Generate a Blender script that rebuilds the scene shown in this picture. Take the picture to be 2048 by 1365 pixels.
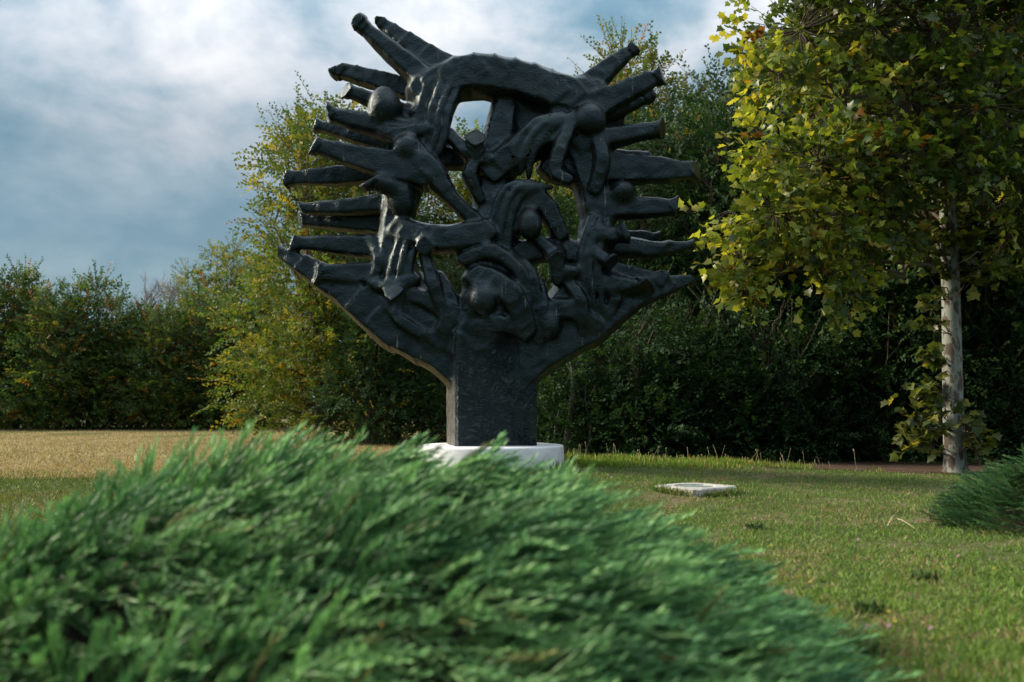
import bpy, math, random
import numpy as np

for o in list(bpy.data.objects):
    bpy.data.objects.remove(o, do_unlink=True)
S = bpy.context.scene
COL = S.collection
R = np.random.default_rng(7)
rnd = random.Random(7)

# ------------------------------------------------------------------ camera
EYE = np.array([0.0, 0.0, 0.95])
PITCH = math.radians(3.5)
FPX = 2000.0
cam_d = bpy.data.cameras.new('camera')
cam = bpy.data.objects.new('camera', cam_d)
COL.objects.link(cam)
cam.location = EYE
cam.rotation_euler = (math.radians(90) + PITCH, 0, 0)
cam_d.sensor_width = 36.0
cam_d.lens = FPX / 2048 * 36.0
cam_d.clip_start = 0.05
cam_d.clip_end = 3000
cam_d.dof.use_dof = True
cam_d.dof.focus_distance = 11.6
cam_d.dof.aperture_fstop = 1.7
S.camera = cam

# ------------------------------------------------------------------ light
SUN_EL = math.radians(27)
SUN_AZ = math.radians(-78)            # from the viewing direction (+Y), negative is to the left
sun_dir = np.array([math.sin(SUN_AZ) * math.cos(SUN_EL), math.cos(SUN_AZ) * math.cos(SUN_EL), math.sin(SUN_EL)])
sd = bpy.data.lights.new('sun', 'SUN')
sd.energy = 4.9
sd.angle = math.radians(12)
sd.color = (1.0, 0.86, 0.66)
sun = bpy.data.objects.new('sun', sd)
COL.objects.link(sun)
from mathutils import Vector
sun.rotation_euler = Vector(-sun_dir).to_track_quat('-Z', 'Y').to_euler()

W = bpy.data.worlds.new('World')
S.world = W
W.use_nodes = True
nt = W.node_tree
nt.nodes.clear()


def N(tree, typ, **kw):
    n = tree.nodes.new(typ)
    for k, v in kw.items():
        if k.startswith('_'):
            setattr(n, k[1:], v)
        else:
            n.inputs[k.replace('__', ' ')].default_value = v
    return n


def ramp(tree, stops, interp='LINEAR'):
    n = tree.nodes.new('ShaderNodeValToRGB')
    e = n.color_ramp.elements
    n.color_ramp.interpolation = interp
    while len(e) < len(stops):
        e.new(0.5)
    for el, (p, c) in zip(e, stops):
        el.position = p
        el.color = c if len(c) == 4 else (*c, 1)
    return n


def build_world():
    L = nt.links.new
    out = N(nt, 'ShaderNodeOutputWorld')
    bg = N(nt, 'ShaderNodeBackground')
    bg.inputs['Strength'].default_value = 1.0
    sky = N(nt, 'ShaderNodeTexSky', _sky_type='NISHITA', _sun_disc=False)
    sky.sun_elevation = SUN_EL
    sky.sun_rotation = SUN_AZ % (2 * math.pi)
    sk = N(nt, 'ShaderNodeVectorMath', _operation='SCALE')
    sk.inputs['Scale'].default_value = 0.09
    L(sky.outputs[0], sk.inputs[0])
    tc = N(nt, 'ShaderNodeTexCoord')
    sep = N(nt, 'ShaderNodeSeparateXYZ')
    L(tc.outputs['Generated'], sep.inputs[0])
    # project the direction on a cloud deck
    zz = N(nt, 'ShaderNodeMath', _operation='MAXIMUM'); L(sep.outputs['Z'], zz.inputs[0]); zz.inputs[1].default_value = 0.0
    za = N(nt, 'ShaderNodeMath', _operation='ADD'); L(zz.outputs[0], za.inputs[0]); za.inputs[1].default_value = 0.42
    dx = N(nt, 'ShaderNodeMath', _operation='DIVIDE'); L(sep.outputs['X'], dx.inputs[0]); L(za.outputs[0], dx.inputs[1])
    dy = N(nt, 'ShaderNodeMath', _operation='DIVIDE'); L(sep.outputs['Y'], dy.inputs[0]); L(za.outputs[0], dy.inputs[1])
    cmb = N(nt, 'ShaderNodeCombineXYZ'); L(dx.outputs[0], cmb.inputs[0]); L(dy.outputs[0], cmb.inputs[1])
    cmb.inputs[2].default_value = 3.7
    n1 = N(nt, 'ShaderNodeTexNoise', Scale=2.3, Detail=9.0, Roughness=0.57, Distortion=0.35); L(cmb.outputs[0], n1.inputs['Vector'])
    n2 = N(nt, 'ShaderNodeTexNoise', Scale=6.0, Detail=6.0, Roughness=0.52, Distortion=0.2); L(cmb.outputs[0], n2.inputs['Vector'])
    # height factor + noise -> dark bank near the horizon, bright broken deck above
    h = N(nt, 'ShaderNodeMapRange'); L(sep.outputs['Z'], h.inputs['Value'])
    h.inputs['From Min'].default_value = 0.15; h.inputs['From Max'].default_value = 0.42
    a = N(nt, 'ShaderNodeMath', _operation='MULTIPLY_ADD'); L(n1.outputs['Fac'], a.inputs[0]); a.inputs[1].default_value = 2.1; a.inputs[2].default_value = -1.22
    b0 = N(nt, 'ShaderNodeMath', _operation='MULTIPLY_ADD'); L(n2.outputs['Fac'], b0.inputs[0]); b0.inputs[1].default_value = 1.3; L(a.outputs[0], b0.inputs[2])
    am = N(nt, 'ShaderNodeMapRange'); L(h.outputs[0], am.inputs['Value']); am.inputs['From Max'].default_value = 0.7; am.inputs['To Min'].default_value = 0.3; am.inputs['To Max'].default_value = 1.05
    b1 = N(nt, 'ShaderNodeMath', _operation='SUBTRACT'); L(b0.outputs[0], b1.inputs[0]); b1.inputs[1].default_value = 0.48
    b = N(nt, 'ShaderNodeMath', _operation='MULTIPLY_ADD'); L(b1.outputs[0], b.inputs[0]); L(am.outputs[0], b.inputs[1]); b.inputs[2].default_value = 0.27
    c = N(nt, 'ShaderNodeMath', _operation='MULTIPLY_ADD'); L(h.outputs[0], c.inputs[0]); c.inputs[1].default_value = 0.44; L(b.outputs[0], c.inputs[2])
    cr = ramp(nt, [(0.08, (0.060, 0.130, 0.180)), (0.32, (0.105, 0.185, 0.235)), (0.52, (0.20, 0.265, 0.305)), (0.68, (0.32, 0.355, 0.385)), (0.84, (0.43, 0.44, 0.452)), (1.0, (0.53, 0.53, 0.53))])
    L(c.outputs[0], cr.inputs[0])
    # thin veil: a little of the clear sky shows through
    mix = N(nt, 'ShaderNodeMix', _data_type='RGBA'); mix.inputs[0].default_value = 0.86
    L(sk.outputs[0], mix.inputs[6]); L(cr.outputs[0], mix.inputs[7])
    # forward scatter of the veiled sun
    dot = N(nt, 'ShaderNodeVectorMath', _operation='DOT_PRODUCT'); L(tc.outputs['Generated'], dot.inputs[0]); dot.inputs[1].default_value = tuple(sun_dir)
    mx = N(nt, 'ShaderNodeMath', _operation='MAXIMUM'); L(dot.outputs['Value'], mx.inputs[0]); mx.inputs[1].default_value = 0
    pw = N(nt, 'ShaderNodeMath', _operation='POWER'); L(mx.outputs[0], pw.inputs[0]); pw.inputs[1].default_value = 9
    pm = N(nt, 'ShaderNodeMath', _operation='MULTIPLY_ADD'); L(pw.outputs[0], pm.inputs[0]); pm.inputs[1].default_value = 0.5; pm.inputs[2].default_value = 1.0
    fin = N(nt, 'ShaderNodeVectorMath', _operation='SCALE'); L(mix.outputs[2], fin.inputs[0]); L(pm.outputs[0], fin.inputs['Scale'])
    zg = N(nt, 'ShaderNodeMapRange'); L(sep.outputs['Z'], zg.inputs['Value']); zg.inputs['From Min'].default_value = 0.25; zg.inputs['From Max'].default_value = 1.0
    zg.inputs['To Min'].default_value = 1.0; zg.inputs['To Max'].default_value = 3.6  # unseen upper sky brightened to add light to the scene
    fin2 = N(nt, 'ShaderNodeVectorMath', _operation='SCALE'); L(fin.outputs[0], fin2.inputs[0]); L(zg.outputs[0], fin2.inputs['Scale'])
    L(fin2.outputs[0], bg.inputs['Color'])
    L(bg.outputs[0], out.inputs[0])


build_world()
S.render.engine = 'CYCLES'
S.view_settings.view_transform = 'Standard'
S.view_settings.look = 'None'
S.view_settings.exposure = 0.70
S.view_settings.gamma = 1.0
S.cycles.max_bounces = 4
S.cycles.diffuse_bounces = 3
S.cycles.glossy_bounces = 2
S.cycles.transmission_bounces = 3
S.cycles.transparent_max_bounces = 2
W.cycles.sampling_method = 'MANUAL'
W.cycles.sample_map_resolution = 256


# ------------------------------------------------------------------ helpers
def ray(px, py):
    u = (px - 1024) / FPX
    v = (682.5 - py) / FPX
    c, s = math.cos(PITCH), math.sin(PITCH)
    return np.array([u, c - v * s, s + v * c])


def P(px, py, Y):
    d = ray(px, py)
    return EYE + d * (Y / d[1])


def ground_z(x, y):
    x = np.asarray(x, float); y = np.asarray(y, float)
    r = np.sqrt(((x - 0.4) / 4.3) ** 2 + ((y - 12.4) / 3.6) ** 2)
    h = 0.19 * np.exp(-r ** 2.6)
    return h + 0.012 * np.sin(x * 1.3 + 0.4 * y) * np.sin(y * 1.1 - 0.3 * x)


def smooth_noise(x, y, s, seed=0):
    x = np.asarray(x) / s; y = np.asarray(y) / s
    r = np.random.default_rng(seed)
    v = np.zeros_like(x, dtype=float)
    for k in range(7):
        a = r.uniform(0, 6.28); f = r.uniform(0.6, 2.4)
        v += np.sin((x * math.cos(a) + y * math.sin(a)) * f + r.uniform(0, 6.28)) / 7
    return v * 1.9          # about -1..1


def mesh_np(name, v, f, col=None, smooth=False):
    """f: (M,k) array of equal polygons"""
    me = bpy.data.meshes.new(name)
    v = np.ascontiguousarray(v, np.float32); f = np.ascontiguousarray(f, np.int32)
    me.vertices.add(len(v)); me.vertices.foreach_set('co', v.ravel())
    m, k = f.shape
    me.loops.add(m * k); me.loops.foreach_set('vertex_index', f.ravel())
    me.polygons.add(m); me.polygons.foreach_set('loop_start', np.arange(0, m * k, k, dtype=np.int32))
    if smooth:
        me.polygons.foreach_set('use_smooth', np.ones(m, bool))
    me.update(calc_edges=True)
    if col is not None:
        at = me.attributes.new('col', 'FLOAT_COLOR', 'POINT')
        c4 = np.ones((len(v), 4), np.float32); c4[:, :3] = col
        at.data.foreach_set('color', c4.ravel())
    return me


def obj(name, me, mat=None, parent=None, loc=(0, 0, 0), **props):
    o = bpy.data.objects.new(name, me)
    COL.objects.link(o)
    o.location = loc
    if mat is not None and me is not None and len(me.materials) == 0:
        me.materials.append(mat)
    if parent is not None:
        o.parent = parent
    for k, val in props.items():
        o[k] = val
    return o


def thing(name, loc, label, category, group=None):
    o = bpy.data.objects.new(name, None)
    COL.objects.link(o)
    o.empty_display_size = 0.2
    o.location = loc
    o['label'] = label; o['category'] = category
    if group:
        o['group'] = group
    return o


def frames(d, n):
    """rows: along, side, normal"""
    d = d / np.maximum(np.linalg.norm(d, axis=1, keepdims=True), 1e-9)
    s = np.cross(n, d); s /= np.maximum(np.linalg.norm(s, axis=1, keepdims=True), 1e-9)
    w = np.cross(d, s)
    return np.stack([d, s, w], 1)


def scatter(tv, tf, pos, fr, sc, col=None, tcol=None):
    n, nv = len(pos), len(tv)
    sc = np.asarray(sc, float)
    if sc.ndim == 1:
        sc = np.repeat(sc[:, None], 3, 1)
    local = tv[None] * sc[:, None, :]
    v = np.einsum('nvk,nkj->nvj', local, fr) + pos[:, None, :]
    f = tf[None] + (np.arange(n) * nv)[:, None, None]
    c = None
    if col is not None:
        c = np.repeat(col[:, None, :], nv, 1)
        if tcol is not None:
            c = c * tcol[None, :, None]
        c = c.reshape(-1, 3)
    return v.reshape(-1, 3), f.reshape(-1, tf.shape[1]), c


def merge(parts):
    vs, fs, cs, o = [], [], [], 0
    for v, f, c in parts:
        vs.append(v); fs.append(f + o); o += len(v)
        if c is not None:
            cs.append(c)
    return np.concatenate(vs), np.concatenate(fs), (np.concatenate(cs) if cs else None)


def tube(pts, rad, seg=7):
    pts = np.asarray(pts, float); n = len(pts)
    rad = np.asarray(rad, float)
    t = np.gradient(pts, axis=0); t /= np.maximum(np.linalg.norm(t, axis=1, keepdims=True), 1e-9)
    ref = np.array([0.31, 0.87, 0.2]) if abs(t[0][2]) > 0.6 else np.array([0.05, 0.1, 1.0])
    a = np.cross(t, ref); a /= np.linalg.norm(a, axis=1, keepdims=True)
    b = np.cross(t, a)
    th = np.linspace(0, 2 * math.pi, seg, endpoint=False)
    v = pts[:, None] + rad[:, None, None] * (np.cos(th)[None, :, None] * a[:, None] + np.sin(th)[None, :, None] * b[:, None])
    v = v.reshape(-1, 3)
    f = []
    for i in range(n - 1):
        for j in range(seg):
            k = (j + 1) % seg
            f.append((i * seg + j, i * seg + k, (i + 1) * seg + k, (i + 1) * seg + j))
    v = np.vstack([v, pts[-1] + t[-1] * rad[-1] * 0.5])
    e = (n - 1) * seg
    for j in range(0, seg):
        f.append((e + j, e + (j + 1) % seg, len(v) - 1, len(v) - 1))
    return v, np.array(f), None


def tube_mesh(name, tubes):
    """tubes -> mesh; caps are triangles, so build with from_pydata"""
    v, f, _ = merge(tubes)
    faces = [tuple(dict.fromkeys(map(int, q))) for q in f]
    me = bpy.data.meshes.new(name)
    me.from_pydata(v.tolist(), [], faces)
    me.polygons.foreach_set('use_smooth', [True] * len(me.polygons))
    return me


def curve_pts(p, q, n=6, sag=0.0, wob=0.05, rng=R):
    p = np.asarray(p, float); q = np.asarray(q, float)
    t = np.linspace(0, 1, n)[:, None]
    L = np.linalg.norm(q - p)
    c = p + (q - p) * t
    c[:, 2] += sag * L * 4 * (t * (1 - t))[:, 0]
    w = rng.normal(0, wob * L, (n, 3)); w[0] = 0; w[-1] = 0
    return c + w


def quadgrid(nx, ny):
    i = np.arange(nx * ny).reshape(ny, nx)
    return np.stack([i[:-1, :-1], i[:-1, 1:], i[1:, 1:], i[1:, :-1]], -1).reshape(-1, 4)


# ------------------------------------------------------------------ materials
def new_mat(name):
    m = bpy.data.materials.new(name)
    m.use_nodes = True
    t = m.node_tree
    b = t.nodes['Principled BSDF']
    return m, t, b


def leaf_mat(name, rough=0.5, trans=0.35, spec=0.35, warm=(1.15, 1.1, 0.6)):
    m, t, b = new_mat(name)
    L = t.links.new
    at = N(t, 'ShaderNodeAttribute', _attribute_name='col')
    L(at.outputs['Color'], b.inputs['Base Color'])
    b.inputs['Roughness'].default_value = rough
    b.inputs['Specular IOR Level'].default_value = spec
    if trans > 0:
        tr = N(t, 'ShaderNodeBsdfTranslucent')
        mu = N(t, 'ShaderNodeMix', _data_type='RGBA', _blend_type='MULTIPLY'); mu.inputs[0].default_value = 1.0
        L(at.outputs['Color'], mu.inputs[6]); mu.inputs[7].default_value = (*warm, 1)
        L(mu.outputs[2], tr.inputs['Color'])
        mx = N(t, 'ShaderNodeMixShader'); mx.inputs[0].default_value = trans
        L(b.outputs[0], mx.inputs[1]); L(tr.outputs[0], mx.inputs[2])
        L(mx.outputs[0], t.nodes['Material Output'].inputs['Surface'])
    return m


def noise_mat(name, stops, scale=8.0, rough=0.9, bump=0.3, bscale=60.0, dist=0.02, stretch=(1, 1, 1), detail=6.0, spec=0.3, coord='Object'):
    m, t, b = new_mat(name)
    L = t.links.new
    tc = N(t, 'ShaderNodeTexCoord')
    mp = N(t, 'ShaderNodeMapping'); mp.inputs['Scale'].default_value = stretch
    L(tc.outputs[coord], mp.inputs[0])
    n = N(t, 'ShaderNodeTexNoise', Scale=scale, Detail=detail, Roughness=0.62); L(mp.outputs[0], n.inputs['Vector'])
    r = ramp(t, stops); L(n.outputs['Fac'], r.inputs[0]); L(r.outputs[0], b.inputs['Base Color'])
    b.inputs['Roughness'].default_value = rough
    b.inputs['Specular IOR Level'].default_value = spec
    n2 = N(t, 'ShaderNodeTexNoise', Scale=bscale, Detail=4.0); L(mp.outputs[0], n2.inputs['Vector'])
    bp = N(t, 'ShaderNodeBump', Strength=bump, Distance=dist); L(n2.outputs['Fac'], bp.inputs['Height']); L(bp.outputs[0], b.inputs['Normal'])
    return m


M_LEAF = leaf_mat('hedge_leaf', 0.55, 0.40, 0.2)
M_WOOD = leaf_mat('shade_leaf', 0.6, 0.25, 0.12)
M_PLANE = leaf_mat('plane_leaf', 0.40, 0.52, 0.4, (1.2, 1.1, 0.45))
M_JUN = leaf_mat('juniper_needle', 0.55, 0.18, 0.3, (1.0, 1.1, 0.8))
M_GRASS = leaf_mat('grass_blade', 0.55, 0.3, 0.25)
M_BARK = noise_mat('grey_brown_bark', [(0.3, (0.035, 0.028, 0.022)), (0.7, (0.11, 0.09, 0.07))], 14, 0.95, 0.6, 40, 0.03, (1, 1, 0.25))
M_TWIG = noise_mat('twig_bark', [(0.3, (0.05, 0.038, 0.028)), (0.7, (0.10, 0.08, 0.06))], 10, 0.9, 0.2, 60)
M_DEADWOOD = noise_mat('dead_grey_wood', [(0.3, (0.10, 0.09, 0.085)), (0.7, (0.20, 0.18, 0.17))], 10, 0.9, 0.2, 60)
M_CORE = noise_mat('core_shade', [(0.3, (0.010, 0.012, 0.007)), (0.7, (0.03, 0.026, 0.015))], 18, 1.0, 0.6, 40, 0.05)


def bronze_mat(name='dark_bronze', relief_m=0.009, k=1.25, painted_sun=0.22, stroke_tint=0.06):
    m, t, b = new_mat(name)
    L = t.links.new
    tc = N(t, 'ShaderNodeTexCoord')
    n = N(t, 'ShaderNodeTexNoise', Scale=2.6, Detail=7.0, Roughness=0.65); L(tc.outputs['Object'], n.inputs['Vector'])
    r = ramp(t, [(0.30, (0.002, 0.003, 0.0035)), (0.52, (0.004, 0.006, 0.007)), (0.66, (0.010, 0.012, 0.012)), (0.8, (0.03, 0.027, 0.02))])
    L(n.outputs['Fac'], r.inputs[0])
    # sun on the left-facing sides, painted in as a pale colour
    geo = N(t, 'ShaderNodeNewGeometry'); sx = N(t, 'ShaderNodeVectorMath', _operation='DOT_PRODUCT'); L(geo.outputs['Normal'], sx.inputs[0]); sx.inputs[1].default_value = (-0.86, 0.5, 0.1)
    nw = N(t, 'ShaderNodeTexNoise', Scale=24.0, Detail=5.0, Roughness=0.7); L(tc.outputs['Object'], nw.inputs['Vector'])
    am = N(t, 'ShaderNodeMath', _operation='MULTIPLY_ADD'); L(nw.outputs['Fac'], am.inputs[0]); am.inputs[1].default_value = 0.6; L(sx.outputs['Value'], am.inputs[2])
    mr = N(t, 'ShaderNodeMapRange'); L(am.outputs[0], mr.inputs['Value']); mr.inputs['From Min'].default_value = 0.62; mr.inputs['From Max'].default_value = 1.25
    wm = N(t, 'ShaderNodeMix', _data_type='RGBA'); L(mr.outputs[0], wm.inputs[0]); L(r.outputs[0], wm.inputs[6]); wm.inputs[7].default_value = (0.16, 0.145, 0.12, 1); mr.inputs['To Max'].default_value = painted_sun
    b.inputs['Metallic'].default_value = 0.0
    b.inputs['Specular IOR Level'].default_value = 0.37
    b.inputs['Specular Tint'].default_value = (0.62, 0.90, 1.0, 1)
    rr = N(t, 'ShaderNodeMapRange'); L(n.outputs['Fac'], rr.inputs['Value'])
    rr.inputs['From Min'].default_value = 0.3; rr.inputs['From Max'].default_value = 0.75
    rr.inputs['To Min'].default_value = 0.22; rr.inputs['To Max'].default_value = 0.36
    L(rr.outputs[0], b.inputs['Roughness'])
    # modelling strokes left in the clay: swirled, stretched noise
    mp = N(t, 'ShaderNodeMapping'); mp.inputs['Scale'].default_value = (1.0, 1.0, 1.0)
    wv = N(t, 'ShaderNodeTexNoise', Scale=1.8, Detail=2.0); L(tc.outputs['Object'], wv.inputs['Vector'])
    add = N(t, 'ShaderNodeVectorMath', _operation='MULTIPLY_ADD'); L(wv.outputs['Color'], add.inputs[0]); add.inputs[1].default_value = (0.75, 0.75, 0.75); L(tc.outputs['Object'], add.inputs[2])
    st = N(t, 'ShaderNodeMapping'); st.inputs['Scale'].default_value = (17 * k, 17 * k, 36 * k); st.inputs['Rotation'].default_value = (0.5, 0.6, 0.2); L(add.outputs[0], st.inputs[0])
    n3 = N(t, 'ShaderNodeTexNoise', Scale=1.0, Detail=4.0, Roughness=0.6, Distortion=0.8); L(st.outputs[0], n3.inputs['Vector'])
    # raised strokes take a lighter colour, the hollows stay dark
    wr = N(t, 'ShaderNodeMapRange'); L(n3.outputs['Fac'], wr.inputs['Value']); wr.inputs['From Min'].default_value = 0.52; wr.inputs['From Max'].default_value = 0.72; wr.inputs['To Max'].default_value = stroke_tint
    wc = N(t, 'ShaderNodeMix', _data_type='RGBA'); L(wr.outputs[0], wc.inputs[0]); L(wm.outputs[2], wc.inputs[6]); wc.inputs[7].default_value = (0.055, 0.062, 0.058, 1)
    # thin pale rain and bird streaks
    sm = N(t, 'ShaderNodeMapping'); sm.inputs['Scale'].default_value = (26, 26, 2.2); L(tc.outputs['Object'], sm.inputs[0])
    sn = N(t, 'ShaderNodeTexNoise', Scale=1.0, Detail=2.0, Roughness=0.5); L(sm.outputs[0], sn.inputs['Vector'])
    sr_ = N(t, 'ShaderNodeMapRange'); L(sn.outputs['Fac'], sr_.inputs['Value']); sr_.inputs['From Min'].default_value = 0.70; sr_.inputs['From Max'].default_value = 0.76; sr_.inputs['To Max'].default_value = 0.3
    sc_ = N(t, 'ShaderNodeMix', _data_type='RGBA'); L(sr_.outputs[0], sc_.inputs[0]); L(wc.outputs[2], sc_.inputs[6]); sc_.inputs[7].default_value = (0.32, 0.33, 0.31, 1)
    L(sc_.outputs[2], b.inputs['Base Color'])
    n4 = N(t, 'ShaderNodeTexNoise', Scale=70.0, Detail=3.0); L(tc.outputs['Object'], n4.inputs['Vector'])
    mm = N(t, 'ShaderNodeMath', _operation='MULTIPLY_ADD'); L(n4.outputs['Fac'], mm.inputs[0]); mm.inputs[1].default_value = 0.25; L(n3.outputs['Fac'], mm.inputs[2])
    bp = N(t, 'ShaderNodeBump', Strength=1.0, Distance=relief_m); L(mm.outputs[0], bp.inputs['Height']); L(bp.outputs[0], b.inputs['Normal'])
    return m


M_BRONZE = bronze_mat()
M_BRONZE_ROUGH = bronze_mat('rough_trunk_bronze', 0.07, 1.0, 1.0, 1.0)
M_WHITE = noise_mat('white_painted_concrete', [(0.25, (0.46, 0.47, 0.48)), (0.5, (0.60, 0.61, 0.62)), (0.75, (0.66, 0.67, 0.68))], 5, 0.8, 0.35, 34, 0.02, (1, 1, 2.2))
M_CONC = noise_mat('pale_concrete', [(0.3, (0.24, 0.23, 0.21)), (0.7, (0.44, 0.43, 0.40))], 9, 0.9, 0.5, 50, 0.02)


def ground_mat(name, stops, s1, s2):
    m, t, b = new_mat(name)
    L = t.links.new
    tc = N(t, 'ShaderNodeTexCoord')
    n = N(t, 'ShaderNodeTexNoise', Scale=s1, Detail=8.0, Roughness=0.68); L(tc.outputs['Object'], n.inputs['Vector'])
    n2 = N(t, 'ShaderNodeTexNoise', Scale=s2, Detail=4.0); L(tc.outputs['Object'], n2.inputs['Vector'])
    mm = N(t, 'ShaderNodeMath', _operation='MULTIPLY_ADD'); L(n2.outputs['Fac'], mm.inputs[0]); mm.inputs[1].default_value = 0.45
    ma = N(t, 'ShaderNodeMath', _operation='ADD'); L(n.outputs['Fac'], ma.inputs[0]); ma.inputs[1].default_value = -0.22
    L(ma.outputs[0], mm.inputs[2])
    r = ramp(t, stops); L(mm.outputs[0], r.inputs[0]); L(r.outputs[0], b.inputs['Base Color'])
    b.inputs['Roughness'].default_value = 1.0
    b.inputs['Specular IOR Level'].default_value = 0.1
    bp = N(t, 'ShaderNodeBump', Strength=0.8, Distance=0.03); L(n2.outputs['Fac'], bp.inputs['Height']); L(bp.outputs[0], b.inputs['Normal'])
    return m


M_GROUND = ground_mat('lawn_soil', [(0.30, (0.035, 0.055, 0.014)), (0.52, (0.065, 0.08, 0.025)), (0.64, (0.14, 0.105, 0.065))], 1.6, 45)
M_FIELD = ground_mat('dry_field_soil', [(0.30, (0.13, 0.10, 0.045)), (0.5, (0.20, 0.155, 0.07)), (0.7, (0.27, 0.21, 0.10))], 0.7, 30)
M_SOIL = ground_mat('reddish_soil', [(0.3, (0.045, 0.030, 0.022)), (0.7, (0.12, 0.078, 0.055))], 3.0, 40)


# ------------------------------------------------------------------ ground
def ground_sheet(name, xs, ys, mat, lift=0.0, edge=0.0, **props):
    X, Y = np.meshgrid(xs, ys)
    if edge:
        t0 = (np.arange(X.shape[0]) == 0)
        Y = Y + (smooth_noise(X, Y * 0, 0.9, 5) * edge) * (1 - np.clip((Y - ys[0]) / 2.0, 0, 1))
    Z = ground_z(X, Y) + lift
    v = np.stack([X, Y, Z], -1).reshape(-1, 3)
    me = mesh_np(name, v, quadgrid(len(xs), len(ys)), smooth=True)
    return obj(name, me, mat, kind='structure', **props)


xs = np.concatenate([[-600, -250, -100, -50, -25], np.arange(-14, 14.1, 0.3), [25, 50, 100, 250, 600]])
ys = np.concatenate([[-200, -60, -20, -6], np.arange(-2, 26.1, 0.3), [32, 40, 60, 100, 250, 900]])
ground_sheet('ground', xs, ys, M_GROUND)
ground_sheet('dry_field', np.concatenate([np.arange(-60, -20, 2.0), np.arange(-20, -1.0, 0.4)]), np.concatenate([np.arange(12.9, 26, 0.35), np.arange(26, 60, 2.0)]), M_FIELD, 0.005, 0.35)
ground_sheet('soil_strip', np.arange(3.2, 16, 0.4), np.arange(12.5, 15.6, 0.3), M_SOIL, 0.006, 0.25)

BLADE_V = np.array([[0, 0, 0], [0.45, -0.5, 0.04], [1.0, 0, 0.26], [0.45, 0.5, 0.04]], float)
BLADE_F = np.array([[0, 1, 2], [0, 2, 3]])


def blades(n, sampler, hmin, hmax, w, colfun, lean=0.6, seed=1):
    r = np.random.default_rng(seed)
    x, y = sampler(r, n)
    n = len(x)
    z = ground_z(x, y)
    d = np.stack([r.normal(0, lean, n), r.normal(0, lean, n), np.ones(n)], 1)
    nn = r.normal(0, 1, (n, 3)); nn[:, 2] *= 0.2
    fr = frames(d, nn)
    h = r.uniform(hmin, hmax, n)
    sc = np.stack([h, np.full(n, w) * r.uniform(0.7, 1.3, n), h], 1)
    c = colfun(r, x, y)
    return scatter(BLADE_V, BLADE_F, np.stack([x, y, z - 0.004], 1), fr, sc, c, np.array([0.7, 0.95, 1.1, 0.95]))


def lawn_sampler(r, n):
    # denser towards the camera
    y = 3.0 * (14.2 / 3.0) ** r.uniform(0, 1, n)
    x = r.uniform(-0.62, 0.62, n) * y
    k = (x > -0.35 * y) & ~((np.hypot(x + 0.25, y - 11.8) < 0.87)) & ~((smooth_noise(x, y, 0.30, 21) + .5 * smooth_noise(x, y, 0.1, 22) > .62) & (r.uniform(0, 1, n) < .7)) & ~((x > 3.3 + r.uniform(-.5, .5, n)) & (y > 12.5 + r.uniform(-.4, .4, n)))
    return x[k], y[k]


def lawn_col(r, x, y):
    n = len(x)
    p = smooth_noise(x, y, 0.42, 3) * 0.8 + smooth_noise(x, y, 0.13, 8) * 0.6
    g = np.array([0.085, 0.175, 0.032]); g2 = np.array([0.18, 0.27, 0.05]); s = np.array([0.32, 0.245, 0.13])
    t = r.uniform(0, 1, (n, 1))
    c = g * (1 - t) + g2 * t
    dry = (r.uniform(0, 1, n) < np.clip(0.10 + 0.42 * p, 0.02, 0.85))[:, None]
    return np.where(dry, s * r.uniform(0.7, 1.2, (n, 1)), c) * r.uniform(0.75, 1.2, (n, 1))


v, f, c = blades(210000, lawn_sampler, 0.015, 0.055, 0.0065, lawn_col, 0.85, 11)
obj('lawn_grass', mesh_np('lawn_grass', v, f, c), M_GRASS, kind='stuff')


def tall_sampler(r, n):       # longer unmown grass on the crest behind the plinth and at the lawn's far edge
    x = r.uniform(0.3, 4.6, n); y = r.uniform(11.7, 13.6, n)
    k = (np.hypot(x + 0.25, y - 11.8) > 0.88) & (r.uniform(0, 1, n) < 1.25 - .36 * x + .5 * smooth_noise(x, y, .3, 2))
    return x[k], y[k]


v, f, c = blades(20000, tall_sampler, 0.05, 0.11, 0.0055, lambda r, x, y: lawn_col(r, x, y) * np.array([1.25, 1.2, 0.9]), 0.45, 12)
obj('long_grass', mesh_np('long_grass', v, f, c), M_GRASS, kind='stuff')


def green_sampler(r, n):      # clover strip on the left, before the dry field
    x = r.uniform(-9, -0.8, n); y = r.uniform(5, 14.4, n)
    k = y < 13.0 + .5 * smooth_noise(x, y, .8, 6) + r.normal(0, .35, n)
    return x[k], y[k]


def green_col(r, x, y):
    t = r.uniform(0, 1, (len(x), 1))
    p = np.clip(smooth_noise(x, y, 0.8, 4) * 0.5 + 0.4 - (y[:] < 10.5) * 0.25, 0, 1)[:, None]
    lush = np.array([0.055, 0.14, 0.025]) * (0.8 + 0.5 * t)
    dull = np.array([0.13, 0.15, 0.04]) * (0.8 + 0.4 * t)
    return lush * p + dull * (1 - p)


v, f, c = blades(62000, green_sampler, 0.03, 0.075, 0.010, green_col, 0.9, 13)
obj('clover_grass', mesh_np('clover_grass', v, f, c), M_GRASS, kind='stuff')


def dry_sampler(r, n):
    y = 12.2 + 24 * r.uniform(0, 1, n) ** 1.3
    x = r.uniform(-0.60, -0.02, n) * y
    return x, y


def dry_col(r, x, y):
    n = len(x)
    t = r.uniform(0, 1, (n, 1))
    c = np.array([0.28, 0.215, 0.105]) * (1 - t) + np.array([0.42, 0.355, 0.20]) * t
    g = (r.uniform(0, 1, n) < 0.12 + 0.14 * smooth_noise(x, y * 0.4, 1.5, 9))[:, None]
    return np.where(g, np.array([0.17, 0.17, 0.045]), c) * r.uniform(0.65, 1.15, (n, 1))


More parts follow.
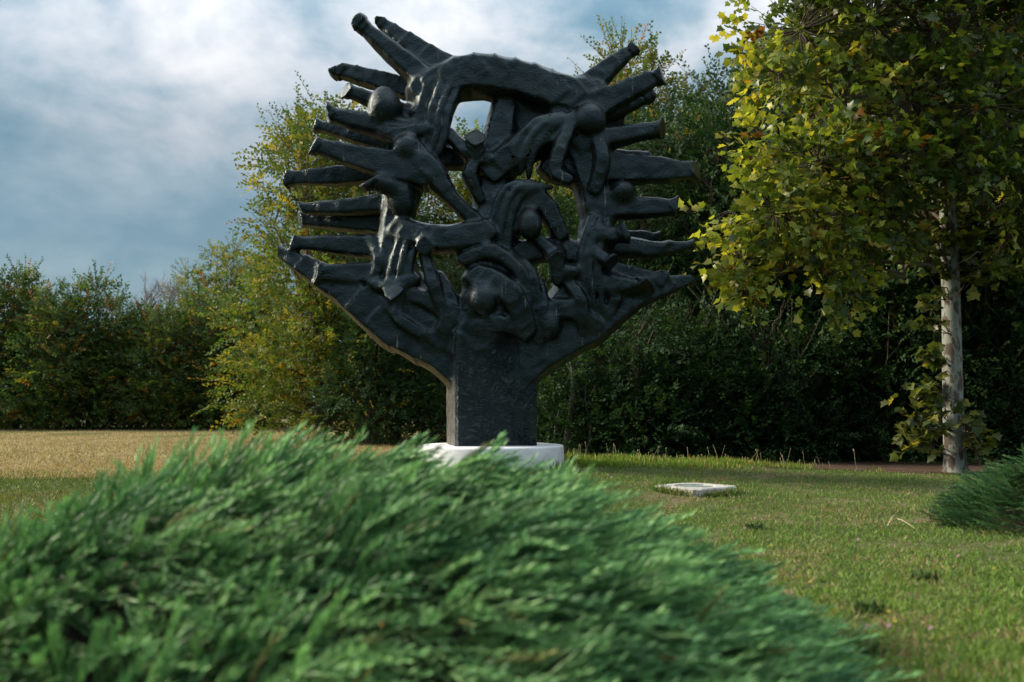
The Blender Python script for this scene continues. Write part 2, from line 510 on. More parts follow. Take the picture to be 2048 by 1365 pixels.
v, f, c = blades(80000, dry_sampler, 0.025, 0.075, 0.012, dry_col, 0.6, 14)
obj('dry_grass', mesh_np('dry_grass', v, f, c), M_GRASS, kind='stuff')


# ------------------------------------------------------------------ bronze monument (distance field, then surface nets)
SY = 11.8
VOX = 0.019
g0 = np.array([-2.75, SY - 0.95, 0.28]); g1 = np.array([2.25, SY + 0.95, 5.65])
dims = np.ceil((g1 - g0) / VOX).astype(int)
FIELD = np.full(dims, 9.0, np.float32)
BEST = np.full(dims, 9.0, np.float32)
LAB = np.zeros(dims, np.int16)
names = ['']


def add_prim(dfun, lo, hi, k, name, new=True):
    """smooth-union one primitive into the field inside its own box"""
    if new:
        names.append(name)
    idx = len(names) - 1
    pad = k + 0.08
    a = np.maximum(((np.asarray(lo) - pad - g0) / VOX).astype(int), 0)
    b = np.minimum(((np.asarray(hi) + pad - g0) / VOX).astype(int) + 2, dims)
    if np.any(b <= a):
        return
    ax = [g0[i] + VOX * np.arange(a[i], b[i]) for i in range(3)]
    X, Y, Z = np.meshgrid(*ax, indexing='ij', sparse=False)
    d = dfun(X, Y, Z).astype(np.float32)
    sl = tuple(slice(a[i], b[i]) for i in range(3))
    F = FIELD[sl]
    h = np.maximum(k - np.abs(F - d), 0) / k
    FIELD[sl] = np.minimum(F, d) - h * h * k * 0.25
    m = d < BEST[sl]
    BEST[sl] = np.where(m, d, BEST[sl])
    LAB[sl] = np.where(m, idx, LAB[sl])


def chain(pts, rad, k, name, flat=1.0, facet=0.0, cut=None):
    pts = np.asarray(pts, float)

    def d(X, Y, Z):
        best = None
        for i in range(len(pts) - 1):
            p, q, ra, rb = pts[i], pts[i + 1], rad[i], rad[i + 1]
            ba = q - p; l2 = ba @ ba
            t = np.clip(((X - p[0]) * ba[0] + (Y - p[1]) * ba[1] + (Z - p[2]) * ba[2]) / l2, 0, 1)
            ex, ey, ez = X - p[0] - ba[0] * t, (Y - p[1] - ba[1] * t) / flat, Z - p[2] - ba[2] * t
            e = np.sqrt(ex * ex + ey * ey + ez * ez)
            if facet:                     # hewn, slightly squared section
                e = e * (1 - facet) + facet * np.maximum(np.abs(ex + ez), np.abs(ex - ez)) * 0.80
                e = np.maximum(e, np.abs(ey) * (0.8 + 0.2 * facet))
            e = e - (ra + (rb - ra) * t)
            best = e if best is None else np.minimum(best, e)
        if cut is not None:
            c, n = cut
            best = np.maximum(best, (X - c[0]) * n[0] + (Y - c[1]) * n[1] + (Z - c[2]) * n[2])
        return best
    r = max(rad) * max(1, flat)
    add_prim(d, pts.min(0) - r, pts.max(0) + r, k, name)


def smoothline(pts, n):
    pts = np.asarray(pts, float); m = len(pts)
    t = np.linspace(0, m - 1, n); i = np.clip(t.astype(int), 0, m - 2); u = (t - i)[:, None]
    p0 = pts[np.maximum(i - 1, 0)]; p1 = pts[i]; p2 = pts[i + 1]; p3 = pts[np.minimum(i + 2, m - 1)]
    return 0.5 * ((2 * p1) + (-p0 + p2) * u + (2 * p0 - 5 * p1 + 4 * p2 - p3) * u ** 2 + (-p0 + 3 * p1 - 3 * p2 + p3) * u ** 3)


def Q(px, py, dy=0.0):
    return P(px, py, SY + dy)


def rbox(center, half, rz, rr, k, name, taper=0.0, ry=0.0):
    c = np.asarray(center); cs, sn = math.cos(rz), math.sin(rz); c2, s2 = math.cos(ry), math.sin(ry)

    def d(X, Y, Z):
        x, y, z = X - c[0], Y - c[1], Z - c[2]
        x, y = x * cs + y * sn, -x * sn + y * cs
        x, z = x * c2 + z * s2, -x * s2 + z * c2
        w = 1 + taper * z / half[2]
        qx, qy, qz = np.abs(x) - half[0] * w + rr, np.abs(y) - half[1] * w + rr, np.abs(z) - half[2] + rr
        return np.sqrt(np.maximum(qx, 0) ** 2 + np.maximum(qy, 0) ** 2 + np.maximum(qz, 0) ** 2) + np.minimum(np.maximum(qx, np.maximum(qy, qz)), 0) - rr
    e = np.linalg.norm(half) * 1.1
    add_prim(d, c - e, c + e, k, name)


def monument_field():
    # trunk: a hewn slab standing on the plinth
    base = Q(981, 800)
    rbox((base[0], SY + 0.02, 1.03), (0.475, 0.42, 0.70), math.radians(11), 0.05, 0.05, 'trunk', 0.0)
    # the two sweeping lower boughs
    for pts, rad in (([(965, 770, .05), (885, 695, .05), (785, 650, 0), (690, 580, -.05), (556, 502, -.1)], [.34, .33, .30, .21, .07]),
                     ([(1000, 770, .05), (1085, 695, .05), (1185, 645, 0), (1270, 590, -.05), (1380, 560, -.08)], [.33, .32, .28, .18, .06])):
        L = smoothline([Q(*p) for p in pts], 9)
        chain(L, np.interp(np.linspace(0, 1, 9), np.linspace(0, 1, len(rad)), rad), 0.08, 'bough', 1.1, 0.6)
    # rising boughs
    rising = [
        ([(950, 700, 0), (975, 600, -.15), (985, 480, -.1), (990, 340, 0), (1010, 220, .05)], [.38, .31, .25, .23, .18]),
        ([(870, 670, 0), (800, 560, -.12), (795, 440, -.1), (830, 320, -.05), (875, 195, 0)], [.30, .23, .19, .22, .25]),
        ([(1070, 670, 0), (1165, 560, -.1), (1195, 440, -.05), (1165, 320, 0), (1110, 200, 0)], [.28, .22, .20, .24, .22]),
    ]
    for pts, rad in rising:
        L = smoothline([Q(*p) for p in pts], 11)
        chain(L, np.interp(np.linspace(0, 1, 11), np.linspace(0, 1, len(rad)), rad), 0.06, 'bough', 1.0, 0.4)
    # the long bough along the top and the cross boughs that close the openings
    cross = [
        ([(850, 185, 0), (930, 155, -.05), (1030, 165, 0), (1120, 195, .0), (1190, 190, -.02)], [.22, .25, .26, .27, .17]),
        ([(800, 465, -.2), (880, 480, -.3), (970, 470, -.28)], [.17, .16, .18]),
        ([(825, 300, -.2), (870, 350, -.32), (905, 400, -.35), (950, 440, -.3)], [.18, .15, .10, .10]),
        ([(990, 345, -.1), (1060, 290, -.15), (1130, 260, -.1), (1170, 290, 0)], [.22, .22, .20, .2]),
        ([(985, 330, .1), (920, 320, .05), (850, 310, 0)], [.12, .12, .18]),
        ([(1010, 470, -.2), (1075, 400, -.25), (1120, 470, -.25)], [.17, .15, .11]),
        ([(1100, 340, -.05), (1160, 350, 0), (1210, 340, 0)], [.15, .17, .16]),
        ([(1040, 510, -.15), (1110, 500, -.15), (1190, 520, -.1)], [.16, .14, .18]),
        ([(880, 560, -.25), (905, 620, -.3), (880, 680, -.2)], [.10, .12, .16]),
        ([(960, 560, -.3), (1020, 590, -.38), (1050, 660, -.3)], [.2, .19, .16]),
        ([(940, 655, -.35), (1000, 648, -.42), (1060, 650, -.3)], [.11, .11, .12]),
        ([(790, 590, -.25), (850, 600, -.3), (900, 640, -.25)], [.11, .11, .11]),
        ([(1080, 625, -.25), (1140, 620, -.3), (1190, 650, -.2)], [.13, .13, .14]),
        ([(735, 560, -.2), (775, 575, -.34), (830, 560, -.36)], [.08, .09, .07]),
        ([(850, 510, -.3), (868, 570, -.38), (895, 650, -.3)], [.07, .09, .08]),
        ([(770, 600, -.25), (800, 640, -.34), (850, 670, -.3), (900, 690, -.25)], [.07, .08, .08, .06]),
        ([(930, 520, -.35), (985, 505, -.42), (1040, 545, -.44), (1055, 600, -.42)], [.09, .11, .09, .06]),
        ([(1075, 480, -.3), (1110, 515, -.4), (1115, 560, -.38)], [.08, .09, .07]),
        ([(1080, 565, -.3), (1085, 620, -.38), (1080, 680, -.3)], [.07, .08, .07]),
        ([(1130, 560, -.28), (1160, 600, -.36), (1165, 660, -.28)], [.08, .09, .07]),
        ([(1215, 545, -.2), (1230, 600, -.28), (1200, 650, -.22)], [.07, .08, .06]),
        ([(740, 480, -.15), (760, 520, -.28), (745, 570, -.25)], [.07, .08, .06]),
        ([(1145, 240, -.25), (1120, 300, -.36), (1110, 345, -.38), (1135, 360, -.4)], [.09, .10, .08, .07]),
        ([(1190, 260, -.2), (1205, 320, -.28), (1190, 380, -.24)], [.09, .1, .09]),
        ([(900, 270, -.2), (935, 305, -.3), (975, 320, -.28)], [.09, .1, .09]),
        ([(960, 400, -.3), (940, 350, -.36), (955, 320, -.34)], [.07, .09, .06]),
        ([(745, 250, -.15), (790, 270, -.3), (850, 260, -.32)], [.08, .1, .08]),
    ]
    for pts, rad in cross:
        n = len(pts) * 2 + 1
        L = smoothline([Q(*p) for p in pts], n)
        chain(L, np.interp(np.linspace(0, 1, n), np.linspace(0, 1, len(rad)), rad), 0.03, 'cross_bough', 1.0, 0.45)
    # webs that fill the crown's lower half
    for px, py, dy, hx, hz, ry in ((790, 590, .16, .30, .40, -.6), (1175, 590, .16, .30, .38, .6), (975, 640, .15, .45, .28, 0), (1065, 235, .08, .22, .30, .3), (860, 250, .1, .22, .36, .15), (1140, 290, .14, .28, .28, -.2), (1195, 480, .15, .13, .42, 0), (790, 500, .15, .14, .36, 0)):
        c = Q(px, py, dy)
        rbox(c, (hx, .15, hz), 0.0, .06, 0.08, 'web', 0.0, ry)
    # blunt sawn branches, left, right and top: (root, tip, dy root, dy tip, radius root, radius tip)
    br = [
        ((870, 180), (722, 52), 0, -.1, .18, .10), ((900, 145), (758, 45), .15, .2, .17, .09),
        ((850, 190), (675, 140), .25, .3, .13, .10), ((830, 240), (690, 180), .0, -.15, .13, .09),
        ((820, 265), (655, 228), -.1, -.3, .16, .10), ((810, 300), (630, 250), .2, .25, .12, .08),
        ((850, 345), (625, 290), -.25, -.4, .19, .10), ((800, 340), (575, 358), .15, .15, .13, .08),
        ((800, 405), (600, 418), .0, .05, .13, .07), ((800, 455), (600, 440), .2, .3, .12, .08),
        ((800, 500), (590, 486), -.1, -.15, .15, .07), ((790, 545), (630, 545), -.15, -.25, .13, .10),
        ((800, 380), (735, 362), -.3, -.5, .11, .09),
        ((1160, 190), (1270, 95), 0, -.05, .18, .09), ((1170, 225), (1325, 150), -.05, -.2, .18, .10),
        ((1180, 235), (1300, 190), .25, .3, .13, .09), ((1180, 250), (1245, 245), .35, .4, .1, .08),
        ((1160, 290), (1325, 258), -.1, -.2, .16, .10), ((1160, 335), (1395, 342), .0, -.05, .19, .10),
        ((1200, 315), (1305, 315), .3, .35, .11, .07), ((1190, 415), (1355, 415), -.1, -.15, .15, .10),
        ((1200, 490), (1335, 500), .05, 0, .15, .08), ((1290, 505), (1390, 490), 0, .0, .09, .05),
        ((1190, 470), (1250, 465), -.25, -.35, .12, .11), ((1210, 545), (1325, 560), -.1, -.15, .14, .09),
        ((1200, 570), (1290, 578), -.2, -.35, .13, .09), ((1180, 500), (1225, 525), -.25, -.45, .1, .08),
        ((1110, 500), (1115, 520), -.2, -.5, .12, .08), ((950, 330), (952, 275), -.2, -.45, .11, .09),
        ((1230, 480), (1320, 475), .3, .35, .1, .06), ((850, 480), (848, 492), -.25, -.5, .1, .08),
        ((790, 585), (785, 580), -.1, -.5, .1, .09),
    ]
    br_r = np.random.default_rng(77)
    for (a, b, da, db, ra, rb) in br:
        p, q = Q(*a, da), Q(*b, db)
        m = p * 0.45 + q * 0.55 + np.array([0, 0, br_r.uniform(-.03, .015)])
        ln = np.linalg.norm(q - p)
        L = smoothline([p, m, q - (q - m) * min(.4, .2 / ln), q], 7)
        n = (q - m) / np.linalg.norm(q - m) + br_r.normal(0, .38, 3); n /= np.linalg.norm(n)
        chain(L, np.interp(np.linspace(0, 1, 7), [0, .33, .67, 1], [ra * 1.08, (ra + rb) * .5, rb * .9, rb * 1.32]), 0.045, 'branch', 1.0, br_r.uniform(.35, .75), (q, n))
    # burls
    for px, py, dy, r, e in ((812, 295, -.38, .15, 1.0), (768, 215, -.25, .20, 1.2), (1245, 385, -.2, .16, .85), (1060, 450, -.42, .14, 1.3), (805, 400, -.3, .16, 1.4), (1180, 240, -.3, .19, 1.0), (965, 600, -.5, .16, 1.2), (1140, 545, -.32, .15, .7), (1100, 650, -.35, .13, 1.3)):
        c = Q(px, py, dy)

        def d(X, Y, Z, c=c, r=r, e=e):
            return np.sqrt((X - c[0]) ** 2 + (Y - c[1]) ** 2 + ((Z - c[2]) / e) ** 2) - r
        add_prim(d, c - r * 1.4, c + r * 1.4, 0.05, 'burl')
    # raised bark ridges that follow the boughs in bundles of three
    ridges = [
        [(905, 160, -.26), (880, 220, -.34), (870, 280, -.34), (845, 325, -.3)],
        [(1140, 235, -.3), (1085, 250, -.36), (1050, 300, -.36), (1040, 350, -.3)],
        [(1085, 370, -.36), (1030, 380, -.42), (1005, 440, -.40), (1000, 510, -.36)],
        [(820, 470, -.36), (800, 540, -.38), (795, 620, -.34), (800, 665, -.28)],
        [(1200, 440, -.3), (1180, 510, -.36), (1185, 590, -.34), (1195, 650, -.26)],
        [(1010, 500, -.36), (1050, 540, -.45), (1060, 610, -.42), (1065, 660, -.36)],
    ]
    for pts in ridges:
        for s in (-1, 0, 1):
            L = smoothline([Q(x + s * 17, y + s * 5, dy - (0.02 if s == 0 else 0)) for x, y, dy in pts], 10)
            chain(L, np.interp(np.linspace(0, 1, 10), [0, .15, .8, 1], [.03, .045, .045, .025]), 0.035, 'bark_ridge')


monument_field()
# hammered surface: low relief in the field itself
ax = [g0[i] + VOX * np.arange(dims[i]) for i in range(3)]


def relief(seed, s, amp):
    r = np.random.default_rng(seed)
    global FIELD
    for k in range(5):
        a = r.normal(0, 1, 3); a /= np.linalg.norm(a); f = r.uniform(.7, 1.5) / s; ph = r.uniform(0, 6.28)
        w = r.normal(0, 1, 3); w /= np.linalg.norm(w)
        u = (a[0] * ax[0][:, None, None] + a[1] * ax[1][None, :, None] + a[2] * ax[2][None, None, :]).astype(np.float32)
        q = (w[0] * ax[0][:, None, None] + w[1] * ax[1][None, :, None] + w[2] * ax[2][None, None, :]).astype(np.float32)
        FIELD += (amp / 2.2) * np.sin(u * np.float32(f) + np.float32(ph) + 1.3 * np.sin(q * np.float32(f * .6)))


relief(3, 0.030, 0.003)
relief(4, 0.10, 0.005)


def surface_nets(F):
    nx, ny, nz = F.shape
    s = F < 0
    corner = [(i, j, k) for i in (0, 1) for j in (0, 1) for k in (0, 1)]
    cnt = sum(s[i:nx - 1 + i, j:ny - 1 + j, k:nz - 1 + k].astype(np.int8) for i, j, k in corner)
    act = np.argwhere((cnt > 0) & (cnt < 8))
    idx = -np.ones((nx - 1, ny - 1, nz - 1), np.int32)
    idx[tuple(act.T)] = np.arange(len(act))
    acc = np.zeros((len(act), 3)); num = np.zeros(len(act))
    for a in corner:
        for axis in range(3):
            if a[axis]:
                continue
            b = list(a); b[axis] = 1
            fa = F[act[:, 0] + a[0], act[:, 1] + a[1], act[:, 2] + a[2]]
            fb = F[act[:, 0] + b[0], act[:, 1] + b[1], act[:, 2] + b[2]]
            m = (fa < 0) != (fb < 0)
            t = np.where(m, fa / np.where(fa == fb, 1, fa - fb), 0)
            p = np.tile(np.array(a, float), (len(act), 1)); p[:, axis] += t
            acc[m] += p[m]; num[m] += 1
    v = act + acc / num[:, None]
    quads = []
    for axis in range(3):
        sl0 = [slice(1, -1)] * 3; sl1 = [slice(1, -1)] * 3
        sl0[axis] = slice(0, -1); sl1[axis] = slice(1, None)
        A, B = s[tuple(sl0)], s[tuple(sl1)]
        for flip, m in ((False, A & ~B), (True, ~A & B)):
            e = np.argwhere(m)
            off = np.ones(3, int); off[axis] = 0
            e = e + off
            u, w = (axis + 1) % 3, (axis + 2) % 3
            q = []
            for du, dw in ((-1, -1), (0, -1), (0, 0), (-1, 0)):
                c = e.copy(); c[:, u] += du; c[:, w] += dw
                q.append(idx[c[:, 0], c[:, 1], c[:, 2]])
            q = np.stack(q, 1)
            if flip:
                q = q[:, ::-1]
            quads.append(q)
    q = np.concatenate(quads)
    return v, q[(q >= 0).all(1)]


sv, sq = surface_nets(FIELD)
cell = np.clip(np.round(sv[sq].mean(1)).astype(int), 0, dims - 1)
flab = LAB[cell[:, 0], cell[:, 1], cell[:, 2]]
sv = sv * VOX + g0
fn = np.cross(sv[sq[:, 2]] - sv[sq[:, 0]], sv[sq[:, 3]] - sv[sq[:, 1]])
vn = np.zeros_like(sv)
for kk in range(4):
    np.add.at(vn, sq[:, kk], fn)
vn /= np.maximum(np.linalg.norm(vn, axis=1, keepdims=True), 1e-12)

base = Q(981, 800)
PLX = base[0]
gz = float(ground_z(PLX, SY))
monument = thing('bronze_monument', (PLX, SY, 0.45), 'tall dark bronze tree-shaped monument with blunt branches on the white round plinth', 'sculpture')
for li in range(1, len(names)):
    fq = sq[flab == li]
    if len(fq) < 4:
        continue
    used, inv = np.unique(fq, return_inverse=True)
    inv = inv.reshape(-1, 4)
    comp = np.arange(len(used))               # islands: flood the smallest vertex number along the faces
    while True:
        m = comp[inv].min(1); new = comp.copy()
        for kk in range(4):
            np.minimum.at(new, inv[:, kk], m)
        new = new[new]
        if (new == comp).all():
            break
        comp = new
    fc = comp[inv[:, 0]]
    for isl in np.unique(fc):
        sub = fq[fc == isl]
        if len(sub) < 12:
            continue
        us, iv = np.unique(sub, return_inverse=True)
        me = mesh_np(names[li], sv[us] - np.array([PLX, SY, 0.45]), iv.reshape(-1, 4), smooth=True)
        me.normals_split_custom_set_from_vertices(vn[us].tolist())
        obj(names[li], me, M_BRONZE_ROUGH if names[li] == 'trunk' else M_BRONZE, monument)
del FIELD, BEST, LAB

# raised monogram and year at the foot of the trunk
def raised_text(txt, size, pos, rz):
    cu = bpy.data.curves.new('tmp', 'FONT'); cu.body = txt; cu.size = size; cu.extrude = 0.008; cu.bevel_depth = 0.003
    t = bpy.data.objects.new('tmp', cu); COL.objects.link(t)
    bpy.context.view_layer.update()
    dg = bpy.context.evaluated_depsgraph_get()
    me = bpy.data.meshes.new_from_object(t.evaluated_get(dg))
    bpy.data.objects.remove(t, do_unlink=True)
    me.materials.clear()
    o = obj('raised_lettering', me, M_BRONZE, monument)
    o.location = np.array(pos) - np.array([PLX, SY, 0.45]); o.rotation_euler = (math.radians(90), 0, rz)
    return o


RZ = math.radians(11)


def on_front(u, z):          # a point on the trunk's front face
    n = np.array([math.sin(RZ), -math.cos(RZ)]); t = np.array([math.cos(RZ), math.sin(RZ)])
    c = np.array([PLX, SY + 0.02]) + n * 0.425 + t * u
    return (c[0], c[1], z)


raised_text('N', 0.14, on_front(0.205, 0.545), RZ)
raised_text('G', 0.14, on_front(0.262, 0.58), RZ)
raised_text('1980', 0.085, on_front(0.285, 0.475), RZ)


def lathe(name, prof, seg=64, wob=0.0):
    prof = np.asarray(prof, float); th = np.linspace(0, 2 * math.pi, seg, endpoint=False)
    w = 1 + wob * np.sin(th * 3 + 1) + wob * 0.6 * np.sin(th * 7)
    v = np.stack([prof[:, 0][:, None] * np.cos(th) * w, prof[:, 0][:, None] * np.sin(th) * w, np.repeat(prof[:, 1][:, None], seg, 1)], -1).reshape(-1, 3)
    f = [(i * seg + j, i * seg + (j + 1) % seg, (i + 1) * seg + (j + 1) % seg, (i + 1) * seg + j) for i in range(len(prof) - 1) for j in range(seg)]
    me = mesh_np(name, v, np.array(f), smooth=True)
    return me


obj('round_plinth', lathe('round_plinth', [(0.872, -0.1), (0.868, 0.05), (0.862, 0.30), (0.859, 0.425), (0.856, 0.438), (0.849, 0.446), (0.835, 0.450), (0.5, 0.453), (0.01, 0.453)], 72, 0.0015), M_WHITE, loc=(PLX, SY, 0),
    label='low white painted round plinth under the bronze monument', category='plinth')


# ------------------------------------------------------------------ leaves and trees
LEAF_V = np.array([[0, 0, 0], [0.45, -0.32, 0.06], [1, 0, -0.05], [0.45, 0.32, 0.06]], float)
LEAF_F = np.array([[0, 1, 2], [0, 2, 3]])


def spray_leaves(base, d, length, nleaf, size, r, flat_up=0.6, droop=0.12):
    """alternate leaves along straight twigs; base,d (n,3), returns pos, dir, normal, size"""
    n = len(base)
    d = d / np.linalg.norm(d, axis=1, keepdims=True)
    up = np.stack([r.normal(0, .35, n), r.normal(0, .35, n), np.ones(n)], 1) * flat_up + r.normal(0, 1, (n, 3)) * (1 - flat_up)
    side = np.cross(up, d); side /= np.maximum(np.linalg.norm(side, axis=1, keepdims=True), 1e-6)
    nrm = np.cross(d, side)
    t = (np.arange(nleaf) + 0.5) / nleaf
    sgn = np.where(np.arange(nleaf) % 2 == 0, 1.0, -1.0)
    L = np.asarray(length)[:, None, None]
    pos = base[:, None] + d[:, None] * (t[None, :, None] * L)
    pos[:, :, 2] -= (droop * L[:, :, 0]) * t[None] ** 2
    ld = d[:, None] * 0.7 + side[:, None] * (sgn[None, :, None]) * 0.8 + r.normal(0, .28, (n, nleaf, 3))
    ln = nrm[:, None] + r.normal(0, .4, (n, nleaf, 3))
    sz = size * r.uniform(0.65, 1.2, (n, nleaf))
    return pos.reshape(-1, 3), ld.reshape(-1, 3), ln.reshape(-1, 3), sz.ravel()


def pick_cols(r, n, pal, wts, jitter=0.25):
    pal = np.asarray(pal, float); k = r.choice(len(pal), n, p=np.asarray(wts) / np.sum(wts))
    return pal[k] * r.uniform(1 - jitter, 1 + jitter, (n, 1))


GREEN = (0.058, 0.118, 0.026); DEEP = (0.028, 0.060, 0.024); SHADE_GREEN = (0.019, 0.048, 0.018); LIME = (0.14, 0.17, 0.028); YEL = (0.34, 0.26, 0.035); ORA = (0.30, 0.12, 0.02); BRN = (0.13, 0.07, 0.03)  # the darkest green carries the right wood's shade in its colour


def make_crown(seed, H, rad, base_h, pal, wts, nspray=1700, nleaf=12, lsize=0.09, whips=60, lobes=26, topw=0.5, yellow_low=0.0):
    """crown mesh + limb tubes of a bushy tree, local coordinates, foot at the origin"""
    r = np.random.default_rng(seed)
    # lobes inside an envelope that is widest below the middle
    cs, rs = [], []
    for i in range(lobes):
        t = (i + r.uniform(0, 1)) / lobes
        z = base_h + (H - base_h) * (0.04 + 0.90 * t)
        env = rad * (math.sin(math.pi * min(1, 0.22 + 0.78 * (1 - t) ** 0.8)) * 0.25 + (1 - t) ** topw * 0.75)
        a = i * 2.399 + r.uniform(-.5, .5)
        q = env * r.uniform(0.35, 0.85)
        cs.append((math.cos(a) * q, math.sin(a) * q, z)); rs.append(r.uniform(0.32, 0.55) * rad * (0.6 + 0.5 * (1 - t)))
    cs = np.array(cs); rs = np.array(rs)
    k = r.choice(lobes, nspray, p=rs ** 2 / np.sum(rs ** 2))
    u = r.normal(0, 1, (nspray, 3)); u /= np.linalg.norm(u, axis=1, keepdims=True)
    q = r.uniform(0.35, 1.0, nspray) ** 0.6
    base = cs[k] + u * (rs[k] * q)[:, None] * np.array([1, 1, 0.8])
    base[:, 2] = np.maximum(base[:, 2], 0.08 + r.uniform(0, .3, nspray))
    d = u * np.array([1, 1, 0.6]) + np.stack([cs[k][:, 0], cs[k][:, 1], np.zeros(nspray)], 1) / rad * 0.6 + r.normal(0, .35, (nspray, 3)) + np.array([0, 0, 0.25])
    pos, ld, ln, sz = spray_leaves(base, d, r.uniform(.35, .75, nspray), nleaf, lsize, r)
    col = pick_cols(r, nspray, pal, wts)
    lc = np.repeat(col, nleaf, 0) * 0.6 + pick_cols(r, nspray * nleaf, pal, wts) * 0.4
    # whips: long upright shoots that break the outline
    top = cs[np.argsort(-cs[:, 2])[:max(6, lobes // 2)]]; tr = rs[np.argsort(-cs[:, 2])[:max(6, lobes // 2)]]
    kk = r.integers(0, len(top), whips)
    wu = np.stack([r.normal(0, .6, whips), r.normal(0, .6, whips), r.uniform(.5, 1.1, whips)], 1); wu /= np.linalg.norm(wu, axis=1, keepdims=True)
    wb = top[kk] + wu * (tr[kk] * 0.75)[:, None]
    wl = r.uniform(0.5, 1.1, whips)
    wp, wd, wn, ws = spray_leaves(wb, wu + np.array([0, 0, .35]), wl, 16, lsize * 0.8, r, 0.2, 0.1)
    wc = np.repeat(pick_cols(r, whips, pal, wts), 16, 0)
    pos = np.vstack([pos, wp]); ld = np.vstack([ld, wd]); ln = np.vstack([ln, wn]); sz = np.concatenate([sz, ws]); lc = np.vstack([lc, wc])
    v, f, c = scatter(LEAF_V, LEAF_F, pos, frames(ld, ln), sz, lc)
    crown = mesh_np('crown', v, f, c)
    tubes = []
    n = 8
    main = np.stack([np.cumsum(r.normal(0, .06, n)), np.cumsum(r.normal(0, .06, n)), np.linspace(-0.1, H * 0.86, n)], 1); main[:, :2] -= main[0, :2]
    tr0 = 0.018 * H + 0.02
    trunk = tube_mesh('trunk', [tube(main, np.linspace(tr0, 0.015, n), 8)])
    for i in range(lobes):
        c = cs[i]; s = max(0.25, c[2] * 0.62)
        j = np.interp(s, main[:, 2], np.arange(n)); a = main[int(j)] + (main[min(int(j) + 1, n - 1)] - main[int(j)]) * (j - int(j))
        tubes.append(tube(curve_pts(a, c, 5, 0.05, 0.03, r), np.linspace(tr0 * 0.42, 0.008, 5), 5))
    for i in range(whips):
        e = wb[i] + (wu[i] + np.array([0, 0, .35])) / np.linalg.norm(wu[i] + np.array([0, 0, .35])) * wl[i] * 0.95
        e[2] -= 0.1 * wl[i]
        tubes.append(tube(np.array([top[kk[i]], wb[i], e]), [0.012, 0.008, 0.004], 4))
    limbs = tube_mesh('limbs', tubes)
    return trunk, limbs, crown


def plant_tree(kit, name, x, y, label, group=None, sc=1.0, rz=0.0, sz=None, lm=None):
    trunk, limbs, crown = kit
    t = thing(name, (x, y, float(ground_z(x, y)) - 0.02), label, 'tree', group)
    t.rotation_euler = (0, 0, rz); t.scale = (sc, sc, sz or sc)
    obj('trunk', trunk, M_BARK, t)
    obj('limbs', limbs, M_TWIG, t)
    obj('crown', crown, lm or M_LEAF, t)
    return t


def XY(px, Y):
    return (px - 1024) / FPX * Y * 1.0, Y


kit_sun = make_crown(21, 8.0, 2.3, 0.2, [GREEN, LIME, YEL, ORA], [.44, .42, .12, .02], 4200, 12, 0.10, 130, 40, .55)
kit_tall = make_crown(22, 9.6, 2.1, 1.2, [GREEN, LIME, YEL, ORA], [.46, .38, .12, .04], 3300, 12, 0.10, 150, 34, .5)
kit_dark = make_crown(23, 7.5, 2.1, 0.1, [SHADE_GREEN, DEEP, GREEN], [.55, .35, .10], 2300, 12, 0.10, 70, 32, .45)
kit_dark2 = make_crown(24, 7.5, 2.1, 0.1, [SHADE_GREEN, DEEP, GREEN, YEL], [.5, .36, .12, .02], 2100, 12, 0.11, 60, 28, .4)
kit_far = make_crown(25, 5.2, 1.7, 0.1, [DEEP, GREEN, LIME, ORA], [.26, .50, .18, .06], 1500, 10, 0.12, 70, 24, .5)
kit_far2 = make_crown(26, 4.8, 1.8, 0.1, [DEEP, GREEN, LIME, ORA, BRN], [.34, .46, .12, .05, .03], 1500, 10, 0.12, 50, 24, .45)
kit_pop = make_crown(27, 8.0, 1.6, 2.0, [LIME, GREEN, YEL], [.5, .35, .15], 900, 10, 0.13, 30, 20, .35)
kit_bush = make_crown(28, 2.6, 1.5, 0.05, [SHADE_GREEN, DEEP, GREEN], [.5, .38, .12], 900, 12, 0.085, 30, 16, .35)

# lit trees right behind the monument
mid = [
    (kit_sun, 640, 24.0, 1.02, 0.3, 'yellow-green leafy tree left of the monument, bushy down to the dry field'),
    (kit_sun, 790, 25.5, 0.95, 2.1, 'green and yellow tree behind the left branches of the monument'),
    (kit_sun, 960, 26.5, 1.0, 4.0, 'leafy tree straight behind the monument trunk and its openings'),
    (kit_tall, 1110, 25.5, 0.92, 1.0, 'tall loose tree behind the right half of the monument'),
    (kit_tall, 1255, 24.5, 1.05, 3.3, 'tallest loose tree with upright shoots right of the monument top'),
    (kit_tall, 1400, 24.0, 0.92, 5.2, 'loose green tree between the monument and the plane tree'),
    (kit_tall, 1500, 26.0, 0.88, 0.6, 'small-leaved tree just left of the plane tree crown, behind it'),
]
for kit, px, Y, sc, rz, lab in mid:
    x, y = XY(px, Y)
    plant_tree(kit, 'deciduous_tree', x, y, lab, 'trees behind the monument', sc, rz)

